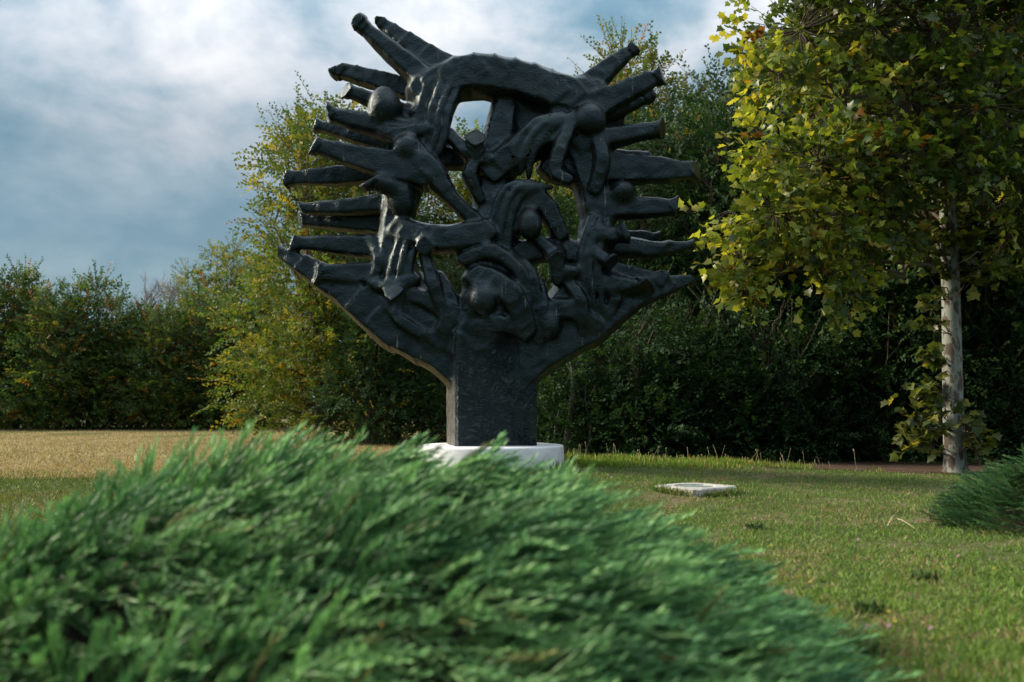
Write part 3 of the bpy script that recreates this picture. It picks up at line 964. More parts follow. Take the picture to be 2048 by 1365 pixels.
# shaded wood on the right
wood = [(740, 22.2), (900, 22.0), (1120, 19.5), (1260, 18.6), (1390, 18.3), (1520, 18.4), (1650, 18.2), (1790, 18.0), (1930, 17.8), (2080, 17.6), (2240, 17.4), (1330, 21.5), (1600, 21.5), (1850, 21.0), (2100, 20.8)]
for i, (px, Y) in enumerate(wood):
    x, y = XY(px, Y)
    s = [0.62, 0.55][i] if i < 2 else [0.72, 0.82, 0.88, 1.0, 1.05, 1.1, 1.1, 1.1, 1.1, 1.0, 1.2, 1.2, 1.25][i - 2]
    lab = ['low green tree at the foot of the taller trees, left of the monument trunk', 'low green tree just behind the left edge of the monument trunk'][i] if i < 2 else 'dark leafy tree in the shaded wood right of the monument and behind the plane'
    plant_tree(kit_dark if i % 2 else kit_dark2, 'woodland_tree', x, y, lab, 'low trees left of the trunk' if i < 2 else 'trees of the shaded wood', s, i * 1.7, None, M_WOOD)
for i, px in enumerate([1090, 1180, 1270, 1365, 1460, 1560, 1660, 1765, 1990, 2090]):
    x, y = XY(px, 16.6 + 0.35 * math.sin(i * 2.3))
    t = thing('undergrowth_shrub', (x, y, float(ground_z(x, y)) - .02), 'dark green shrub under the shaded wood, %s rightwards from the plinth' % ['first', 'second', 'third', 'fourth', 'fifth', 'sixth', 'seventh', 'eighth', 'ninth', 'tenth'][i], 'shrub', 'shrubs along the wood edge')
    t.rotation_euler = (0, 0, i * 2.2); k = 0.78 + 0.2 * ((i * 7) % 5) / 5; t.scale = (k, k, k)
    obj('stem', kit_bush[0], M_BARK, t); obj('limbs', kit_bush[1], M_TWIG, t); obj('foliage', kit_bush[2], M_WOOD, t)

# thin bare trunks in front of the wood
for (pts, r0, lab) in (([(1128, 905), (1140, 830), (1147, 760), (1140, 700), (1155, 640)], .055, 'crooked grey sapling trunk right of the monument trunk'),
                       ([(1172, 900), (1182, 850), (1170, 800), (1180, 740)], .025, 'thin bent bare stem in front of the dark wood'),
                       ([(1112, 905), (1110, 860), (1122, 810)], .02, 'thin straight bare stem close to the plinth edge')):
    L = [P(x, y, 15.9) for x, y in pts]
    L[0][2] = float(ground_z(L[0][0], 15.9)) - .05
    o0 = L[0].copy()
    L = smoothline(np.array(L) - o0, 10)
    rr = np.linspace(r0, r0 * .45, 10)
    side = [tube(curve_pts(L[5], L[5] + np.array([s * .25, .1, .5]), 5, 0, .04), np.linspace(r0 * .4, .005, 5), 5) for s in (-1, 1)]
    t = thing('bare_sapling', tuple(o0), lab, 'sapling')
    obj('trunk', tube_mesh('trunk', [tube(L, rr, 8)]), M_DEADWOOD, t)
    obj('twigs', tube_mesh('twigs', side), M_DEADWOOD, t)

# hedge line beyond the dry field
far = [
    (kit_far, -60, 35, 1.1, 'dark green tree cut by the left edge of the photo, beyond the field'),
    (kit_far, 35, 35.5, 1.05, 'tree with an upright pointed top near the left edge, beyond the dry field'),
    (kit_far2, 118, 34.5, 1.0, 'orange-tinted bushy tree beyond the dry field, second from the left edge'),
    (kit_far, 195, 35.2, 1.0, 'green tree with spiky shoots on top, beyond the middle of the dry field'),
    (kit_far2, 262, 35.0, .88, 'lower rounded tree left of the bare grey tree in the far hedge'),
    (kit_far2, 335, 34.6, .85, 'dense green tree right of the bare grey tree in the far hedge'),
    (kit_far, 400, 35.0, .88, 'green tree under the pale poplar in the far hedge'),
    (kit_far2, 465, 34.6, .92, 'brownish green tree in the far hedge next to the yellow-green tree'),
    (kit_far, 535, 35.4, .95, 'far hedge tree partly hidden by the yellow-green tree'),
    (kit_far2, 80, 37.5, 1.05, 'dark tree filling the gap in the rear row of the far hedge at left'),
    (kit_far2, 300, 37.5, .92, 'dark tree in the rear row of the far hedge below the bare tree'),
    (kit_far, 430, 38, 1.0, 'tree in the rear row of the far hedge before the pale poplar'),
]
for i, (kit, px, Y, s, lab) in enumerate(far):
    x, y = XY(px, Y)
    plant_tree(kit, 'hedgerow_tree', x, y, lab, 'trees of the far hedge line', s, i * 2.1)
for px, s, lab in ((445, 1.02, 'pale yellow-green poplar rising above the far hedge'), (380, .86, 'smaller pale poplar just left of the tall one above the far hedge'), (520, .95, 'pale poplar behind the edge of the yellow-green tree')):
    x, y = XY(px, 45)
    plant_tree(kit_pop, 'poplar_tree', x, y, lab, 'poplars beyond the hedge', s, px)


def bare_tree(px, Y, H, lab, seed):
    r = np.random.default_rng(seed)
    x, y = XY(px, Y)
    t = thing('bare_tree', (x, y, float(ground_z(x, y))), lab, 'tree')
    main = np.stack([np.cumsum(r.normal(0, .05, 7)), np.cumsum(r.normal(0, .05, 7)), np.linspace(-.1, H * .8, 7)], 1)
    obj('trunk', tube_mesh('trunk', [tube(main, np.linspace(.10, .03, 7), 7)]), M_DEADWOOD, t)
    tb = []

    def grow(p, d, L, rad, lev):
        e = p + d * L
        tb.append(tube(curve_pts(p, e, 4, 0, .04, r), np.linspace(rad, rad * .6, 4), 4))
        if lev:
            for _ in range(4):
                nd = d + r.normal(0, .42, 3) + np.array([0, 0, .25]); nd /= np.linalg.norm(nd)
                grow(p + d * L * r.uniform(.45, 1), nd, L * r.uniform(.5, .75), rad * .6, lev - 1)
    for k in range(9):
        a = r.uniform(0, 6.28); d = np.array([math.cos(a) * .5, math.sin(a) * .5, 1]); d /= np.linalg.norm(d)
        grow(main[3 + k % 4], d, H * .22, .03, 3)
    obj('branches', tube_mesh('branches', tb), M_DEADWOOD, t)


bare_tree(283, 42, 5.4, 'bare grey leafless tree standing above the far hedge', 5)
bare_tree(322, 42.5, 5.5, 'slim leafless tree right beside the other bare tree above the far hedge', 6)


# ------------------------------------------------------------------ plane tree
def plane_leaf():
    a = [(-0.02, 0), (0.03, 0.46), (0.24, 0.36), (0.50, 0.54), (0.62, 0.28), (1.0, 0.0)]
    pts = [(x, y) for x, y in a] + [(x, -y) for x, y in a[-2:0:-1]]
    v = [(0.36, 0, 0.0)] + [(x, y, 0.24 * abs(y) - 0.20 * x * x) for x, y in pts]
    n = len(pts)
    f = [(0, 1 + i, 1 + (i + 1) % n) for i in range(n)]
    return np.array(v, float), np.array(f)


PL_V, PL_F = plane_leaf()
PY = 13.2
pbx = P(1911, 900, PY)[0]
pbz = float(ground_z(pbx, PY)) - 0.03
plane_root = np.array([pbx, PY, pbz])


def bark_plane():
    m, t, b = new_mat('plane_bark')
    L = t.links.new
    tc = N(t, 'ShaderNodeTexCoord')
    mp = N(t, 'ShaderNodeMapping'); mp.inputs['Scale'].default_value = (1, 1, .45); L(tc.outputs['Object'], mp.inputs[0])
    n = N(t, 'ShaderNodeTexNoise', Scale=13.0, Detail=4.0, Roughness=0.55); L(mp.outputs[0], n.inputs['Vector'])
    r = ramp(t, [(0.0, (0.10, 0.11, 0.095)), (0.45, (0.17, 0.185, 0.165)), (0.535, (0.13, 0.14, 0.115)), (0.55, (0.06, 0.045, 0.035)), (0.7, (0.04, 0.03, 0.025))])
    L(n.outputs['Fac'], r.inputs[0]); L(r.outputs[0], b.inputs['Base Color'])
    b.inputs['Roughness'].default_value = 0.8
    n2 = N(t, 'ShaderNodeTexNoise', Scale=40.0); L(mp.outputs[0], n2.inputs['Vector'])
    bp = N(t, 'ShaderNodeBump', Strength=0.3, Distance=0.01); L(n2.outputs['Fac'], bp.inputs['Height']); L(bp.outputs[0], b.inputs['Normal'])
    return m


M_PBARK = bark_plane()
plane = thing('plane_tree', tuple(plane_root), 'large plane tree with pale mottled trunk and yellow-green lobed leaves at right', 'tree')
tp = [(1914, 955), (1909, 900), (1905, 760), (1902, 600), (1897, 450), (1888, 300), (1868, 180), (1850, 60), (1838, -80), (1830, -240)]
tl = np.array([P(x, y, PY) for x, y in tp]); tl[0] = plane_root
TL = smoothline(tl, 22) - plane_root
TR = np.interp(np.linspace(0, 1, 22), [0, .06, .15, .5, .8, 1], [.20, .145, .132, .105, .06, .03])
obj('trunk', tube_mesh('trunk', [tube(TL, TR, 14)]), M_PBARK, plane)

lob = [(1600, 60, 12.7, 125), (1740, 40, 13, 150), (1890, 60, 12.8, 140), (2040, 80, 13.2, 150), (1545, 150, 12.9, 70), (1680, 200, 12.5, 115), (1820, 200, 12.7, 125), (1960, 210, 12.4, 125), (2070, 260, 12.7, 110),
       (1545, 300, 12.4, 80), (1640, 330, 12.2, 110), (1760, 340, 12.3, 110), (1860, 330, 12.2, 90), (1960, 330, 12.2, 85), (2050, 390, 12.8, 90), (1455, 420, 12.2, 55), (1540, 430, 12.0, 85), (1650, 450, 12.1, 100), (1760, 440, 12.4, 85),
       (1475, 520, 12.0, 60), (1570, 540, 11.9, 75), (1660, 560, 12.0, 60), (1480, 590, 12.0, 38), (1690, 590, 12.0, 35), (2010, 470, 13.2, 70), (1840, 450, 13.6, 70), (1660, -110, 12.8, 150), (1850, -130, 12.9, 160), (2020, -110, 13.1, 160),
       (2200, 60, 13.3, 160), (2200, 260, 13.2, 150), (2170, 430, 13.3, 110), (1800, -320, 13.1, 150), (1980, -300, 13.3, 150), (1640, 120, 14.4, 130), (1800, 120, 14.8, 150), (1980, 150, 15, 150), (1720, 320, 14.5, 130), (2080, 330, 14.8, 130), (1900, 330, 14.9, 110)]
pr = np.random.default_rng(31)
pos_a, dir_a, nrm_a, siz_a, col_a = [], [], [], [], []
limb_tubes, twig_tubes = [], []
for i, (px, py, Y, rp) in enumerate(lob):
    c = P(px, py, Y) - plane_root
    r = rp / FPX * Y
    rp *= .95
    px = px + 10 if px < 1600 else px
    c = P(px, py, Y) - plane_root
    ns = int(8 + 150 * (rp / 100) ** 2)
    u = pr.normal(0, 1, (ns, 3)); u /= np.linalg.norm(u, axis=1, keepdims=True)
    q = pr.uniform(.2, 1, ns) ** .5
    bs = c + u * (r * q)[:, None] * np.array([1, 1, .85])
    hole = np.sin(bs[:, 0] * 5.1 + 1.3 * np.sin(bs[:, 2] * 3.3)) + np.sin(bs[:, 2] * 5.7 + 1.1 * np.sin(bs[:, 1] * 4.1)) + .7 * np.sin(bs[:, 1] * 6.3 + bs[:, 0] * 2.2)
    bs = bs[hole < .75]; u = u[hole < .75]; ns = len(bs)
    d = u + np.array([0, 0, -.05]) + pr.normal(0, .3, (ns, 3)) + np.array([np.sign(c[0]) * .25, -.25, 0])
    ln = pr.uniform(.22, .42, ns)
    nl = 5
    p, ld, nn, sz = spray_leaves(bs, d, ln, nl, 0.105, pr, .55, .2)
    sunny = np.clip((1790 - px) / 330, 0, 1) * np.clip(py / 240 + .35, 0, 1)  # autumn yellow, with sunlight painted in on the crown's left side
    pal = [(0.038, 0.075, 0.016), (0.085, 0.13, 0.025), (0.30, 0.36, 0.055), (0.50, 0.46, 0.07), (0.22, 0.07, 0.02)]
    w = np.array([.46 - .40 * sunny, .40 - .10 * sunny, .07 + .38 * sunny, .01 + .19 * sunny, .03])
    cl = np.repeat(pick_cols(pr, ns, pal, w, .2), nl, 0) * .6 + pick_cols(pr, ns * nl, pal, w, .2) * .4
    pos_a.append(p); dir_a.append(ld + np.array([0, 0, -.05])); nrm_a.append(nn); siz_a.append(sz); col_a.append(cl)
    # limb from the trunk to the lobe
    zt = np.clip(c[2] * pr.uniform(.62, .92), 2.6 + pr.uniform(0, .9), TL[-1][2] * .97)
    j = int(np.argmin(np.abs(TL[:, 2] - zt)))
    mp_ = curve_pts(TL[j], c, 7, 0.04, .035, pr)
    limb_tubes.append(tube(mp_, np.linspace(min(TR[j] * .4, .032), .008, 7), 6))
    for s in range(0, ns, 2):
        twig_tubes.append(tube(np.array([c + (bs[s] - c) * .15, (c + bs[s]) / 2 + pr.normal(0, .03, 3), bs[s]]), [.008, .006, .004], 4))
# leafy shoots along the lower trunk
for px, py, rp, n in ((1868, 720, 26, 12), (1862, 780, 32, 18), (1850, 830, 38, 24), (1845, 880, 36, 20), (1925, 850, 24, 8), (1938, 890, 22, 8), (1862, 660, 20, 6), (1905, 815, 22, 5), (1872, 600, 24, 9), (1880, 540, 26, 10), (1930, 560, 26, 8), (1925, 470, 34, 12), (1890, 470, 30, 12), (1860, 500, 32, 12), (1950, 900, 26, 8)):
    c = P(px, py, PY - .22) - plane_root
    r = rp / FPX * PY
    bs = c + pr.normal(0, .5, (n, 3)) * r
    d = np.stack([pr.normal(np.sign(px - 1905) * .5, .4, n), pr.normal(-.5, .4, n), pr.normal(.3, .3, n)], 1)
    p, ld, nn, sz = spray_leaves(bs, d, pr.uniform(.1, .25, n), 4, .125, pr, .7, .3)
    pal = [(0.05, 0.075, 0.02), (0.10, 0.12, 0.03), (0.2, 0.19, 0.04)]
    pos_a.append(p); dir_a.append(ld + np.array([0, 0, -.25])); nrm_a.append(nn); siz_a.append(sz); col_a.append(pick_cols(pr, n * 4, pal, [.5, .4, .1]))
    for s in range(0, n, 2):
        z = np.interp(bs[s][2] - .1, TL[:, 2], np.arange(22)); a = TL[int(np.clip(round(z), 0, 21))]
        twig_tubes.append(tube(curve_pts(a, bs[s], 4, 0, .04, pr), [.010, .008, .006, .004], 4))
# dead hanging twigs under the drooping bough
for (x0, y0), (x1, y1) in (((1570, 600), (1545, 668)), ((1562, 640), (1528, 645)), ((1556, 655), (1575, 690)), ((1960, 505), (1918, 528))):
    a, b = P(x0, y0, 12.3) - plane_root, P(x1, y1, 12.3) - plane_root
    limb_tubes.append(tube(curve_pts(a, b, 6, .02, .05, pr), np.linspace(.012, .005, 6), 5))
obj('limbs', tube_mesh('limbs', limb_tubes), M_TWIG, plane)
obj('twigs', tube_mesh('twigs', twig_tubes), M_TWIG, plane)
pos = np.vstack(pos_a); dr = np.vstack(dir_a); nr = np.vstack(nrm_a); sz = np.concatenate(siz_a); cl = np.vstack(col_a)
fr = frames(dr, nr)
# the 300 leaves that show largest: near, in frame, facing the camera
wp = pos + plane_root - EYE
pxs = wp[:, 0] / wp[:, 1] * FPX + 1024
pzs = wp[:, 2] / wp[:, 1]
score = sz / wp[:, 1] * (0.25 + np.abs(fr[:, 2, 1])) * (1 - 0.05 * (wp[:, 1] - 11.5))
score[(pxs > 2040) | (pxs < 1390) | (pzs > 0.40)] = 0
order = np.argsort(-score)
big = order[:300]
rest = np.setdiff1d(np.arange(len(pos)), big)
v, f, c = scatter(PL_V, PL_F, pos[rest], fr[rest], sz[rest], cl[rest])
obj('foliage', mesh_np('foliage', v, f, c), M_PLANE, plane, kind='stuff')


def solid_leaf_mat(name, colour):
    m = M_PLANE.copy(); m.name = name
    a = [n for n in m.node_tree.nodes if n.type == 'ATTRIBUTE'][0]
    rgb = m.node_tree.nodes.new('ShaderNodeRGB'); rgb.outputs[0].default_value = (*colour, 1)
    for l in list(a.outputs['Color'].links):
        m.node_tree.links.new(rgb.outputs[0], l.to_socket)
    return m


from mathutils import Matrix
lpal = np.array([(0.045, 0.080, 0.018), (0.075, 0.105, 0.022), (0.16, 0.20, 0.033), (0.26, 0.30, 0.045), (0.38, 0.35, 0.05), (0.17, 0.08, 0.02)])
lmesh = []
for k, cc in enumerate(lpal):
    me = mesh_np('leaf', PL_V, PL_F); me.materials.append(solid_leaf_mat('plane_leaf_tone', cc)); lmesh.append(me)
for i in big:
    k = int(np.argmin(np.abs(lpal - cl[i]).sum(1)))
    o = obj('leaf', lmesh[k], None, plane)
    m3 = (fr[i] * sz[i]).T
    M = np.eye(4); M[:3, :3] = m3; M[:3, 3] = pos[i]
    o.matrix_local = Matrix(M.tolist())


# ------------------------------------------------------------------ junipers
def juniper_spray():
    """one feathery shoot: fine tapering branchlets all along a curved stem"""
    r = np.random.default_rng(2)
    V, F, T = [], [], []
    nb = 36
    for i in range(nb):
        t = 0.04 + 0.93 * (i / (nb - 1)) ** .9
        p = np.array([t, 0.05 * math.sin(t * 5), 0.10 * math.sin(t * 3.0)])
        a = i * 2.4 + r.uniform(-.4, .4)
        L = (0.23 * math.sin(min(1, .25 + t) * math.pi * .62) * (1.08 - t) ** .45 + 0.05) * r.uniform(.8, 1.2)
        d = np.array([1.0, 0.30 * math.cos(a), 0.20 * math.sin(a)]); d /= np.linalg.norm(d)
        s = np.cross(d, [0.2, math.sin(a), math.cos(a)]); s /= np.linalg.norm(s)
        w = 0.0115
        k = len(V)
        V += [p, p + d * L * .5 - s * w, p + d * L, p + d * L * .5 + s * w]
        F += [(k, k + 1, k + 2), (k, k + 2, k + 3)]
        e = .45 + .65 * t  # shade for depth painted into the shoot's base, paler new growth above
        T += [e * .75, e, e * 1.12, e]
    return np.array(V), np.array(F), np.array(T)


JV, JF, JT = juniper_spray()


def juniper(name, cx, cy, rx, ry_n, ry_f, H, ns, lean, label, seed, tilt=0.0, pw=2.2, smin=.12, smax=.21, lft=1.0, shade_mul=1.0):
    r = np.random.default_rng(seed)
    gz = float(ground_z(cx, cy))
    root = thing(name, (cx, cy, gz), label, 'shrub')

    def radius(th):
        return 1 + .05 * np.sin(3 * th + seed) + .04 * np.sin(5 * th + 2 * seed)

    def surf(u, th):          # u: 0 top .. 1 rim
        k = radius(th)
        x = np.cos(th) * np.where(np.cos(th) < 0, rx * lft, rx) * k * u
        y = np.sin(th) * np.where(np.sin(th) < 0, ry_n, ry_f) * k * u
        z = H * (1 - u ** pw)
        z = z + tilt * x * np.clip(z, 0, 1)
        lump = .065 * smooth_noise(x, y, .12, seed) + .06 * smooth_noise(x, y, .25, seed + 1)
        return x, y, np.maximum(z + lump * np.clip(1.2 - u, .2, 1) * min(1, H / .6), .02)
    th = r.uniform(0, 2 * math.pi, ns); u = np.sqrt(r.uniform(0, 1, ns)) ** 1.05
    x, y, z = surf(u, th)
    e = 1e-3
    x1, y1, z1 = surf(np.clip(u + e, 0, 1.2), th); x2, y2, z2 = surf(u, th + e)
    a = np.stack([x1 - x, y1 - y, z1 - z], 1); b = np.stack([x2 - x, y2 - y, z2 - z], 1)
    nrm = np.cross(a, b); nrm /= np.maximum(np.linalg.norm(nrm, axis=1, keepdims=True), 1e-9)
    nrm[nrm[:, 2] < 0] *= -1
    depth = r.uniform(0, 1, ns) ** 1.6 * .16
    pos = np.stack([x, y, z], 1) - nrm * (depth[:, None] + .07)
    out = np.stack([np.cos(th), np.sin(th), np.zeros(ns)], 1) * np.sin(u * 1.4)[:, None]
    sw = smooth_noise(x, y, .30, seed + 5)[:, None] * np.array([.45, -.1, 0]) + smooth_noise(x, y, .16, seed + 6)[:, None] * np.array([0, .5, .3])
    d = nrm * .30 + out * .38 + np.asarray(lean) + sw * .8 + np.clip(r.normal(0, .2, (ns, 3)), -.35, .35)
    fr = frames(d, r.normal(0, .5, (ns, 3)) + nrm)
    gap = smooth_noise(x, y, .13, seed + 11) + .6 * smooth_noise(x, y, .06, seed + 12)
    gp = (gap < -.55) & (u < .8)
    pos[gp] -= nrm[gp] * .17
    sz = r.uniform(smin, smax, ns)
    t = np.clip(r.normal(.5, .36, ns) + .25 * smooth_noise(x, y, .25, seed + 7), 0, 1)[:, None]
    c1 = np.array([0.040, 0.135, 0.046]); c2 = np.array([0.190, 0.380, 0.125])
    col = c1 * (1 - t) + c2 * t
    yl = (r.uniform(0, 1, ns) < .03)[:, None]
    col = shade_mul * np.where(yl, np.array([.15, .17, .05]), col) * r.uniform(.8, 1.2, (ns, 1))
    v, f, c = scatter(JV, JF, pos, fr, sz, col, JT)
    obj('foliage', mesh_np('foliage', v, f, c), M_JUN, root, kind='stuff')
    # inside: added core, its dark colour standing in for shade, and creeping stems
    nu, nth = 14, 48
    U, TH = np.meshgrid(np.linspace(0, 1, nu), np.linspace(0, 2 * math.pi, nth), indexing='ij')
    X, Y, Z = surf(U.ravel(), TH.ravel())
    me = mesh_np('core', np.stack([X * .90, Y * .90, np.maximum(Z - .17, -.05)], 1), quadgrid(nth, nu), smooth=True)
    obj('shade_core', me, M_CORE, root)
    tb = []
    for k in range(60):
        a = r.uniform(0, 6.28); uu = r.uniform(.3, .95)
        q = np.array([float(s) for s in surf(np.array(uu), np.array(a))]) - np.array([0, 0, .05])
        tb.append(tube(curve_pts(np.array([0, 0, .02]) + q * np.array([.2, .2, 0]), q, 5, .1, .03, r), np.linspace(.016, .005, 5), 5))
    obj('stems', tube_mesh('stems', tb), M_TWIG, root)
    return root, surf


jun, jsurf = juniper('juniper_bush', -0.68, 3.95, 1.80, 2.1, 1.2, 0.69, 13500, (.66, -.10, .06), 'wide green spreading juniper mound in the foreground, out of focus', 41, 0.0, 1.9, .18, .33, .98)
juniper('juniper_bush', 4.25, 7.6, 1.02, 0.7, 0.7, 0.50, 2800, (-.45, -.05, .2), 'small dark juniper bush at the right edge of the lawn', 52, 0.0, 3.0, .14, .26, 1.0, .55)  # the plane tree's shade is painted in by darkening the foliage colour


# ------------------------------------------------------------------ small things on the lawn
def prism_mesh(name, outline, z0, z1, bev=0.0):
    n = len(outline)
    rings = [(1.0, z0), (1.0, z1 - bev), (1 - bev * 2.2, z1)] if bev else [(1.0, z0), (1.0, z1)]
    v = [(x * s, y * s, z) for s, z in rings for x, y in outline]
    f = [(k * n + i, k * n + (i + 1) % n, (k + 1) * n + (i + 1) % n, (k + 1) * n + i) for k in range(len(rings) - 1) for i in range(n)]
    f.append(tuple((len(rings) - 1) * n + i for i in range(n)))
    me = bpy.data.meshes.new(name); me.from_pydata(v, [], f)
    return me


M_GLASS, tg, bgl = new_mat('lamp_glass')
bgl.inputs['Base Color'].default_value = (0.42, 0.55, 0.50, 1); bgl.inputs['Roughness'].default_value = 0.12
bgl.inputs['Transmission Weight'].default_value = 0.4; bgl.inputs['IOR'].default_value = 1.5


def floodlight(px, py, Y, rz, lab):
    p = P(px, py, Y); z = float(ground_z(p[0], p[1]))
    t = thing('ground_light_box', (p[0], p[1], z), lab, 'ground light', 'ground light boxes before the monument')
    t.rotation_euler = (0, 0, rz)
    s = 0.30
    # square frame with a round recess
    n = 32
    th = [2 * math.pi * (i + .5) / n for i in range(n)]
    sq_ = [(s * math.cos(a) / max(abs(math.cos(a)), abs(math.sin(a))), s * math.sin(a) / max(abs(math.cos(a)), abs(math.sin(a)))) for a in th]
    ci = [(0.20 * math.cos(a), 0.20 * math.sin(a)) for a in th]
    h = .055
    rings = [[(x * 1.0, y * 1.0, -.05) for x, y in sq_], [(x, y, h - .012) for x, y in sq_], [(x * .965, y * .965, h) for x, y in sq_], [(x, y, h) for x, y in ci], [(x * .97, y * .97, h - .05) for x, y in ci]]
    v = [q for r_ in rings for q in r_]
    v = [(x + rnd.uniform(-.004, .004), y + rnd.uniform(-.004, .004), zz) for x, y, zz in v]
    f = [(k * n + i, k * n + (i + 1) % n, (k + 1) * n + (i + 1) % n, (k + 1) * n + i) for k in range(4) for i in range(n)]
    me = bpy.data.meshes.new('concrete_frame'); me.from_pydata(v, [], f)
    obj('concrete_frame', me, M_CONC, t)
    obj('glass_cover', lathe('glass_cover', [(.192, h - .035), (.192, h - .012), (.17, h - .006), (.01, h - .004)], 32), M_GLASS, t)


floodlight(1390, 975, 9.6, math.radians(38), 'square concrete ground box with round glass cover lying in the lawn')
floodlight(1092, 985, 9.6, math.radians(38), 'pale ground box mostly hidden behind the foreground juniper, near the plinth')

# grass that has grown over the edges of the plinth and the boxes
def rim_sampler(r, n):
    a = r.uniform(0, 6.283, n); h = n // 3
    x = np.concatenate([PLX + np.cos(a[:h]) * r.uniform(.86, .96, h), *(P(q, w, 9.6)[0] + np.cos(a[h:2 * h]) * .33 * r.uniform(.9, 1.25, h) for q, w in ((1390, 975), (1092, 985)))])
    y = np.concatenate([SY + np.sin(a[:h]) * r.uniform(.86, .96, h), *(9.6 + np.sin(a[h:2 * h]) * .33 * r.uniform(.9, 1.25, h) for _ in range(2))])
    return x, y


v, f, c = blades(4200, rim_sampler, 0.03, 0.10, 0.006, lambda r, x, y: lawn_col(r, x, y) * .9, 0.5, 15)
obj('edge_grass', mesh_np('edge_grass', v, f, c), M_GRASS, kind='stuff')

# plantain stalks on the crest
M_STALK = noise_mat('dry_stalk', [(0.3, (0.16, 0.15, 0.06)), (0.7, (0.28, 0.24, 0.12))], 20, .9, 0, 10)
M_HEAD = noise_mat('seed_head', [(0.3, (0.14, 0.11, 0.07)), (0.7, (0.32, 0.27, 0.19))], 60, .9, .3, 90)
st_me = tube_mesh('stalk', [tube(np.array([[0, 0, 0], [.004, 0, .5], [.0, .01, 1.0]]), [.0028, .0022, .002], 4)])
hd_me = lathe('seed_head', [(.002, 0), (.010, .010), (.011, .03), (.007, .048), (.001, .056)], 6)
sr = np.random.default_rng(61)
k = 0
while k < 70:
    x = .75 + 3.6 * sr.uniform() ** 1.3; y = sr.uniform(12.2, 14.2)
    if abs(y - (12.5 + .15 * x)) > 1.0 or sr.uniform() > (1.15 - .1 * x) * (.55 + .6 * math.sin(x * 4.1 + y * 3)):
        continue
    z = float(ground_z(x, y)); h = .05 + .2 * sr.uniform() ** 2.2
    t = thing('seed_stalk', (x, y, z), 'thin dry plantain stalk with pale seed head on the lawn crest', 'wild plant', 'seed stalks on the lawn crest')
    t.rotation_euler = (sr.normal(0, .22), sr.normal(0, .22), sr.uniform(0, 6))
    a = obj('stalk', st_me, M_STALK, t); a.scale = (1, 1, h)
    b = obj('seed_head', hd_me, M_HEAD, t); b.location = (0, .01, h); q = sr.uniform(.3, .75); b.scale = (q, q, q)
    k += 1

# clover flowers and small yellow flowers in the grass
M_PINK = noise_mat('pink_petals', [(0.3, (0.45, 0.22, 0.30)), (0.7, (0.62, 0.42, 0.46))], 90, .8, .3, 120)
M_YEL = noise_mat('yellow_petals', [(0.3, (0.55, 0.34, 0.03)), (0.7, (0.75, 0.52, 0.05))], 60, .7, .2, 90)
M_STEM = noise_mat('green_stem', [(0.3, (0.05, 0.09, 0.02)), (0.7, (0.09, 0.13, 0.03))], 20, .8, 0, 10)


def ball_mesh(name, rad, seed):
    r = np.random.default_rng(seed)
    n = 40
    i = np.arange(n); z = 1 - 2 * (i + .5) / n; a = i * 2.39996
    u = np.stack([np.sqrt(1 - z * z) * np.cos(a), np.sqrt(1 - z * z) * np.sin(a), z], 1)
    fr = frames(u, np.roll(u, 1, 1) + .1)
    v, f, _ = scatter(np.array([[.25, 0, 0], [.8, -.22, 0], [1.15, 0, 0], [.8, .22, 0]]), np.array([[0, 1, 2], [0, 2, 3]]), np.zeros((n, 3)), fr, np.full(n, rad))
    return mesh_np(name, v, f)


clov = ball_mesh('flower_head', .009, 1)
pet = []
fl = np.array([[.2, -.15, 0], [.9, -.28, .1], [1.0, 0, .05], [.9, .28, .1], [.2, .15, 0]])
v, f, _ = scatter(fl, np.array([[0, 1, 2], [0, 2, 4], [2, 3, 4]]), np.zeros((6, 3)), frames(np.array([[math.cos(a), math.sin(a), .25] for a in np.arange(6) * math.pi / 3]), np.tile([0, 0, 1.], (6, 1))), np.full(6, .010))
yfl = mesh_np('flower_head', v, f)
fst = tube_mesh('stem', [tube(np.array([[0, 0, 0], [0, .003, .05]]), [.002, .0015], 4)])


def flower(px, py, me, mat, lab, name, grp):
    d = ray(px, py); Y = 6.0
    for _ in range(12):
        p = P(px, py, Y); Y *= (EYE[2] - ground_z(p[0], p[1]) - .04) / max(EYE[2] - p[2], 1e-3) * .5 + .5
    p = P(px, py, Y); z = float(ground_z(p[0], p[1]))
    t = thing(name, (p[0], p[1], z), lab, 'flower', grp)
    obj('stem', fst, M_STEM, t)
    h = obj('flower_head', me, mat, t); h.location = (0, .003, .052)


for px, py in ((1216, 952), (1223, 957), (1511, 1039), (1490, 1060), (1717, 1083), (1917, 1116), (1735, 1260), (1862, 1262), (1171, 970), (1778, 1258)):
    flower(px, py, clov, M_PINK, 'small pale pink clover flower in the mown lawn', 'clover_flower', 'clover flowers in the lawn')
for px, py in ((1542, 1096), (1988, 1142), (1778, 1230), (1790, 1250), (1620, 1170)):
    flower(px, py, yfl, M_YEL, 'tiny yellow flower low in the mown lawn', 'yellow_flower', 'yellow flowers in the lawn')


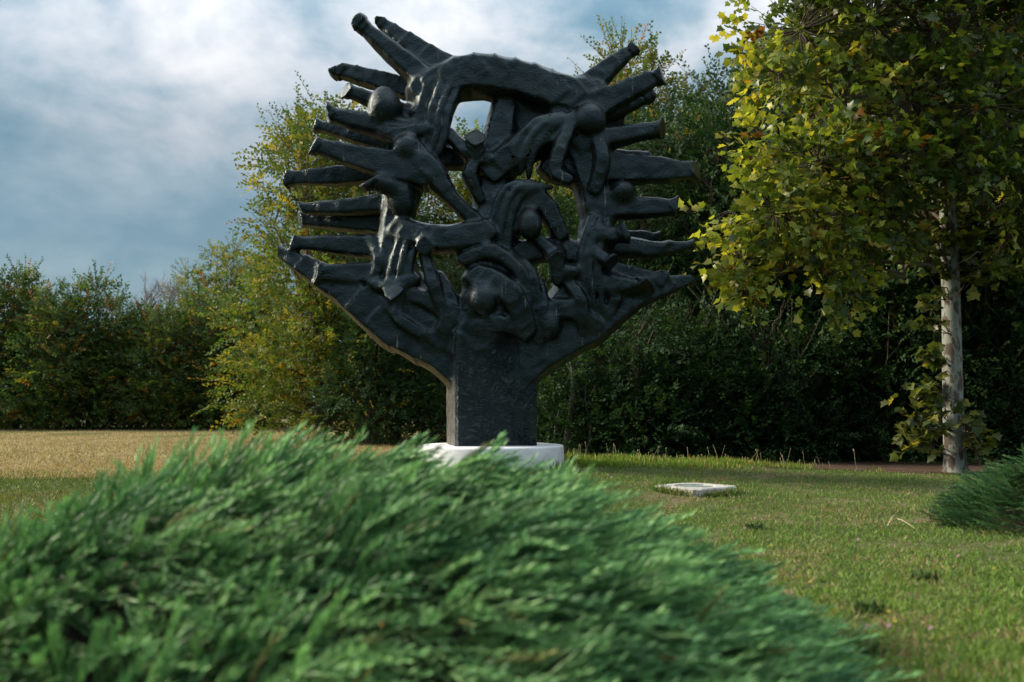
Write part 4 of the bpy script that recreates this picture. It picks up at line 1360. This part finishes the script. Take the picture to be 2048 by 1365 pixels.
# weed beside the plinth, and dark tussocks in the lawn
def tuft(name, px, py, Y, n, h, col, lab, cat='weed'):
    p = P(px, py, Y); z = float(ground_z(p[0], p[1]))
    r = np.random.default_rng(int(px))
    t = thing(name, (p[0], p[1], z), lab, cat)
    d = np.stack([r.normal(0, .55, n), r.normal(0, .55, n), np.ones(n)], 1)
    hh = r.uniform(h * .5, h, n)
    v, f, c = scatter(BLADE_V, BLADE_F, np.stack([r.normal(0, .03, n), r.normal(0, .03, n), np.zeros(n)], 1), frames(d, r.normal(0, 1, (n, 3))), np.stack([hh, np.full(n, .016), hh], 1), np.asarray(col) * r.uniform(.7, 1.3, (n, 1)), np.array([.7, 1, 1.1, 1]))
    obj('leaves', mesh_np('leaves', v, f, c), M_GRASS, t)
    st = [tube(np.array([[0, 0, -.01], [q[0] * h * .5, q[1] * h * .5, h * .9]]), [.003, .002], 4) for q in d[:5]]
    obj('stems', tube_mesh('stems', st), M_STEM, t)


tuft('leafy_weed', 1142, 915, 12.3, 40, .22, (.17, .20, .035), 'bright yellow-green weed growing beside the right side of the plinth')
tuft('grass_tussock', 1120, 945, 11.0, 60, .15, (.05, .09, .035), 'dark grass tuft against the lower right edge of the plinth')
for px, py, lab in ((1510, 1050, 'dark green weed tuft in the lawn below the ground light box'), (1735, 1210, 'dark low weed tuft in the lawn at lower right'), (1850, 1150, 'green weed tuft in the lawn below the small juniper'), (1730, 1290, 'dark weed tuft nearest the lower right corner')):
    Yg = (EYE[2] - .03) / ((py - 805) / FPX)
    tuft('weed_tuft', px, py, Yg, 60, .07, (.04, .075, .02), lab)

# straw stems lying about, yellow leaves caught in the juniper
M_STRAW = noise_mat('straw', [(0.3, (0.42, 0.36, 0.20)), (0.7, (0.60, 0.54, 0.36))], 20, .8, 0, 10)
for (a, b, lab) in (((1795, 1038, 7.3), (1830, 1058, 7.1), 'long pale straw stem lying on the lawn near the small juniper'), ((1775, 1052, 7.1), (1790, 1030, 7.3), 'short pale straw stem standing in the lawn left of the long straw'), ((1110, 1027, 3.75), (1175, 1030, 3.7), 'pale straw lying on the right slope of the foreground juniper')):
    p, q = P(*a), P(*b)
    o = thing('straw_stem', tuple(p), lab, 'straw')
    obj('stalk', tube_mesh('stalk', [tube(curve_pts((0, 0, 0), q - p, 6, .05, .004), np.linspace(.0026, .0014, 6), 5)]), M_STRAW, o)
lf = mesh_np('leaf_blade', LEAF_V * np.array([1, .9, 1.5]), LEAF_F); lf.materials.append(noise_mat('withered_leaf', [(0.3, (0.22, 0.12, 0.03)), (0.7, (0.40, 0.24, 0.05))], 30, .8, .1, 40))
for px, py, Y, lab in ((218, 1143, 3.4, 'small orange leaf caught in the left part of the juniper'), (228, 1238, 2.9, 'narrow orange leaf in the lower left of the juniper'), (760, 1290, 2.6, 'yellow leaf near the bottom middle of the juniper'), (612, 1115, 3.4, 'pale yellow leaf near the middle of the juniper'), (1142, 1095, 3.3, 'dry pale leaf on the right slope of the juniper')):
    p = P(px, py, Y)
    q = np.array([float(s) for s in (p[0] + .68, p[1] - 3.95, 0)])
    th = math.atan2(q[1] / (2.0 if q[1] < 0 else 1.15), q[0] / 1.80); rr = min(.98, math.hypot(q[0] / 1.80, q[1] / (2.0 if q[1] < 0 else 1.15)))
    zz = float(jsurf(np.array(rr), np.array(th))[2])
    o = obj('fallen_leaf', lf, None, None, (p[0], p[1], zz + .07 + float(ground_z(-.68, 3.95))), label=lab, category='leaf')
    o.rotation_euler = (rnd.uniform(-.6, .6), rnd.uniform(-.9, .2), rnd.uniform(0, 6)); o.scale = (.036, .036, .036)
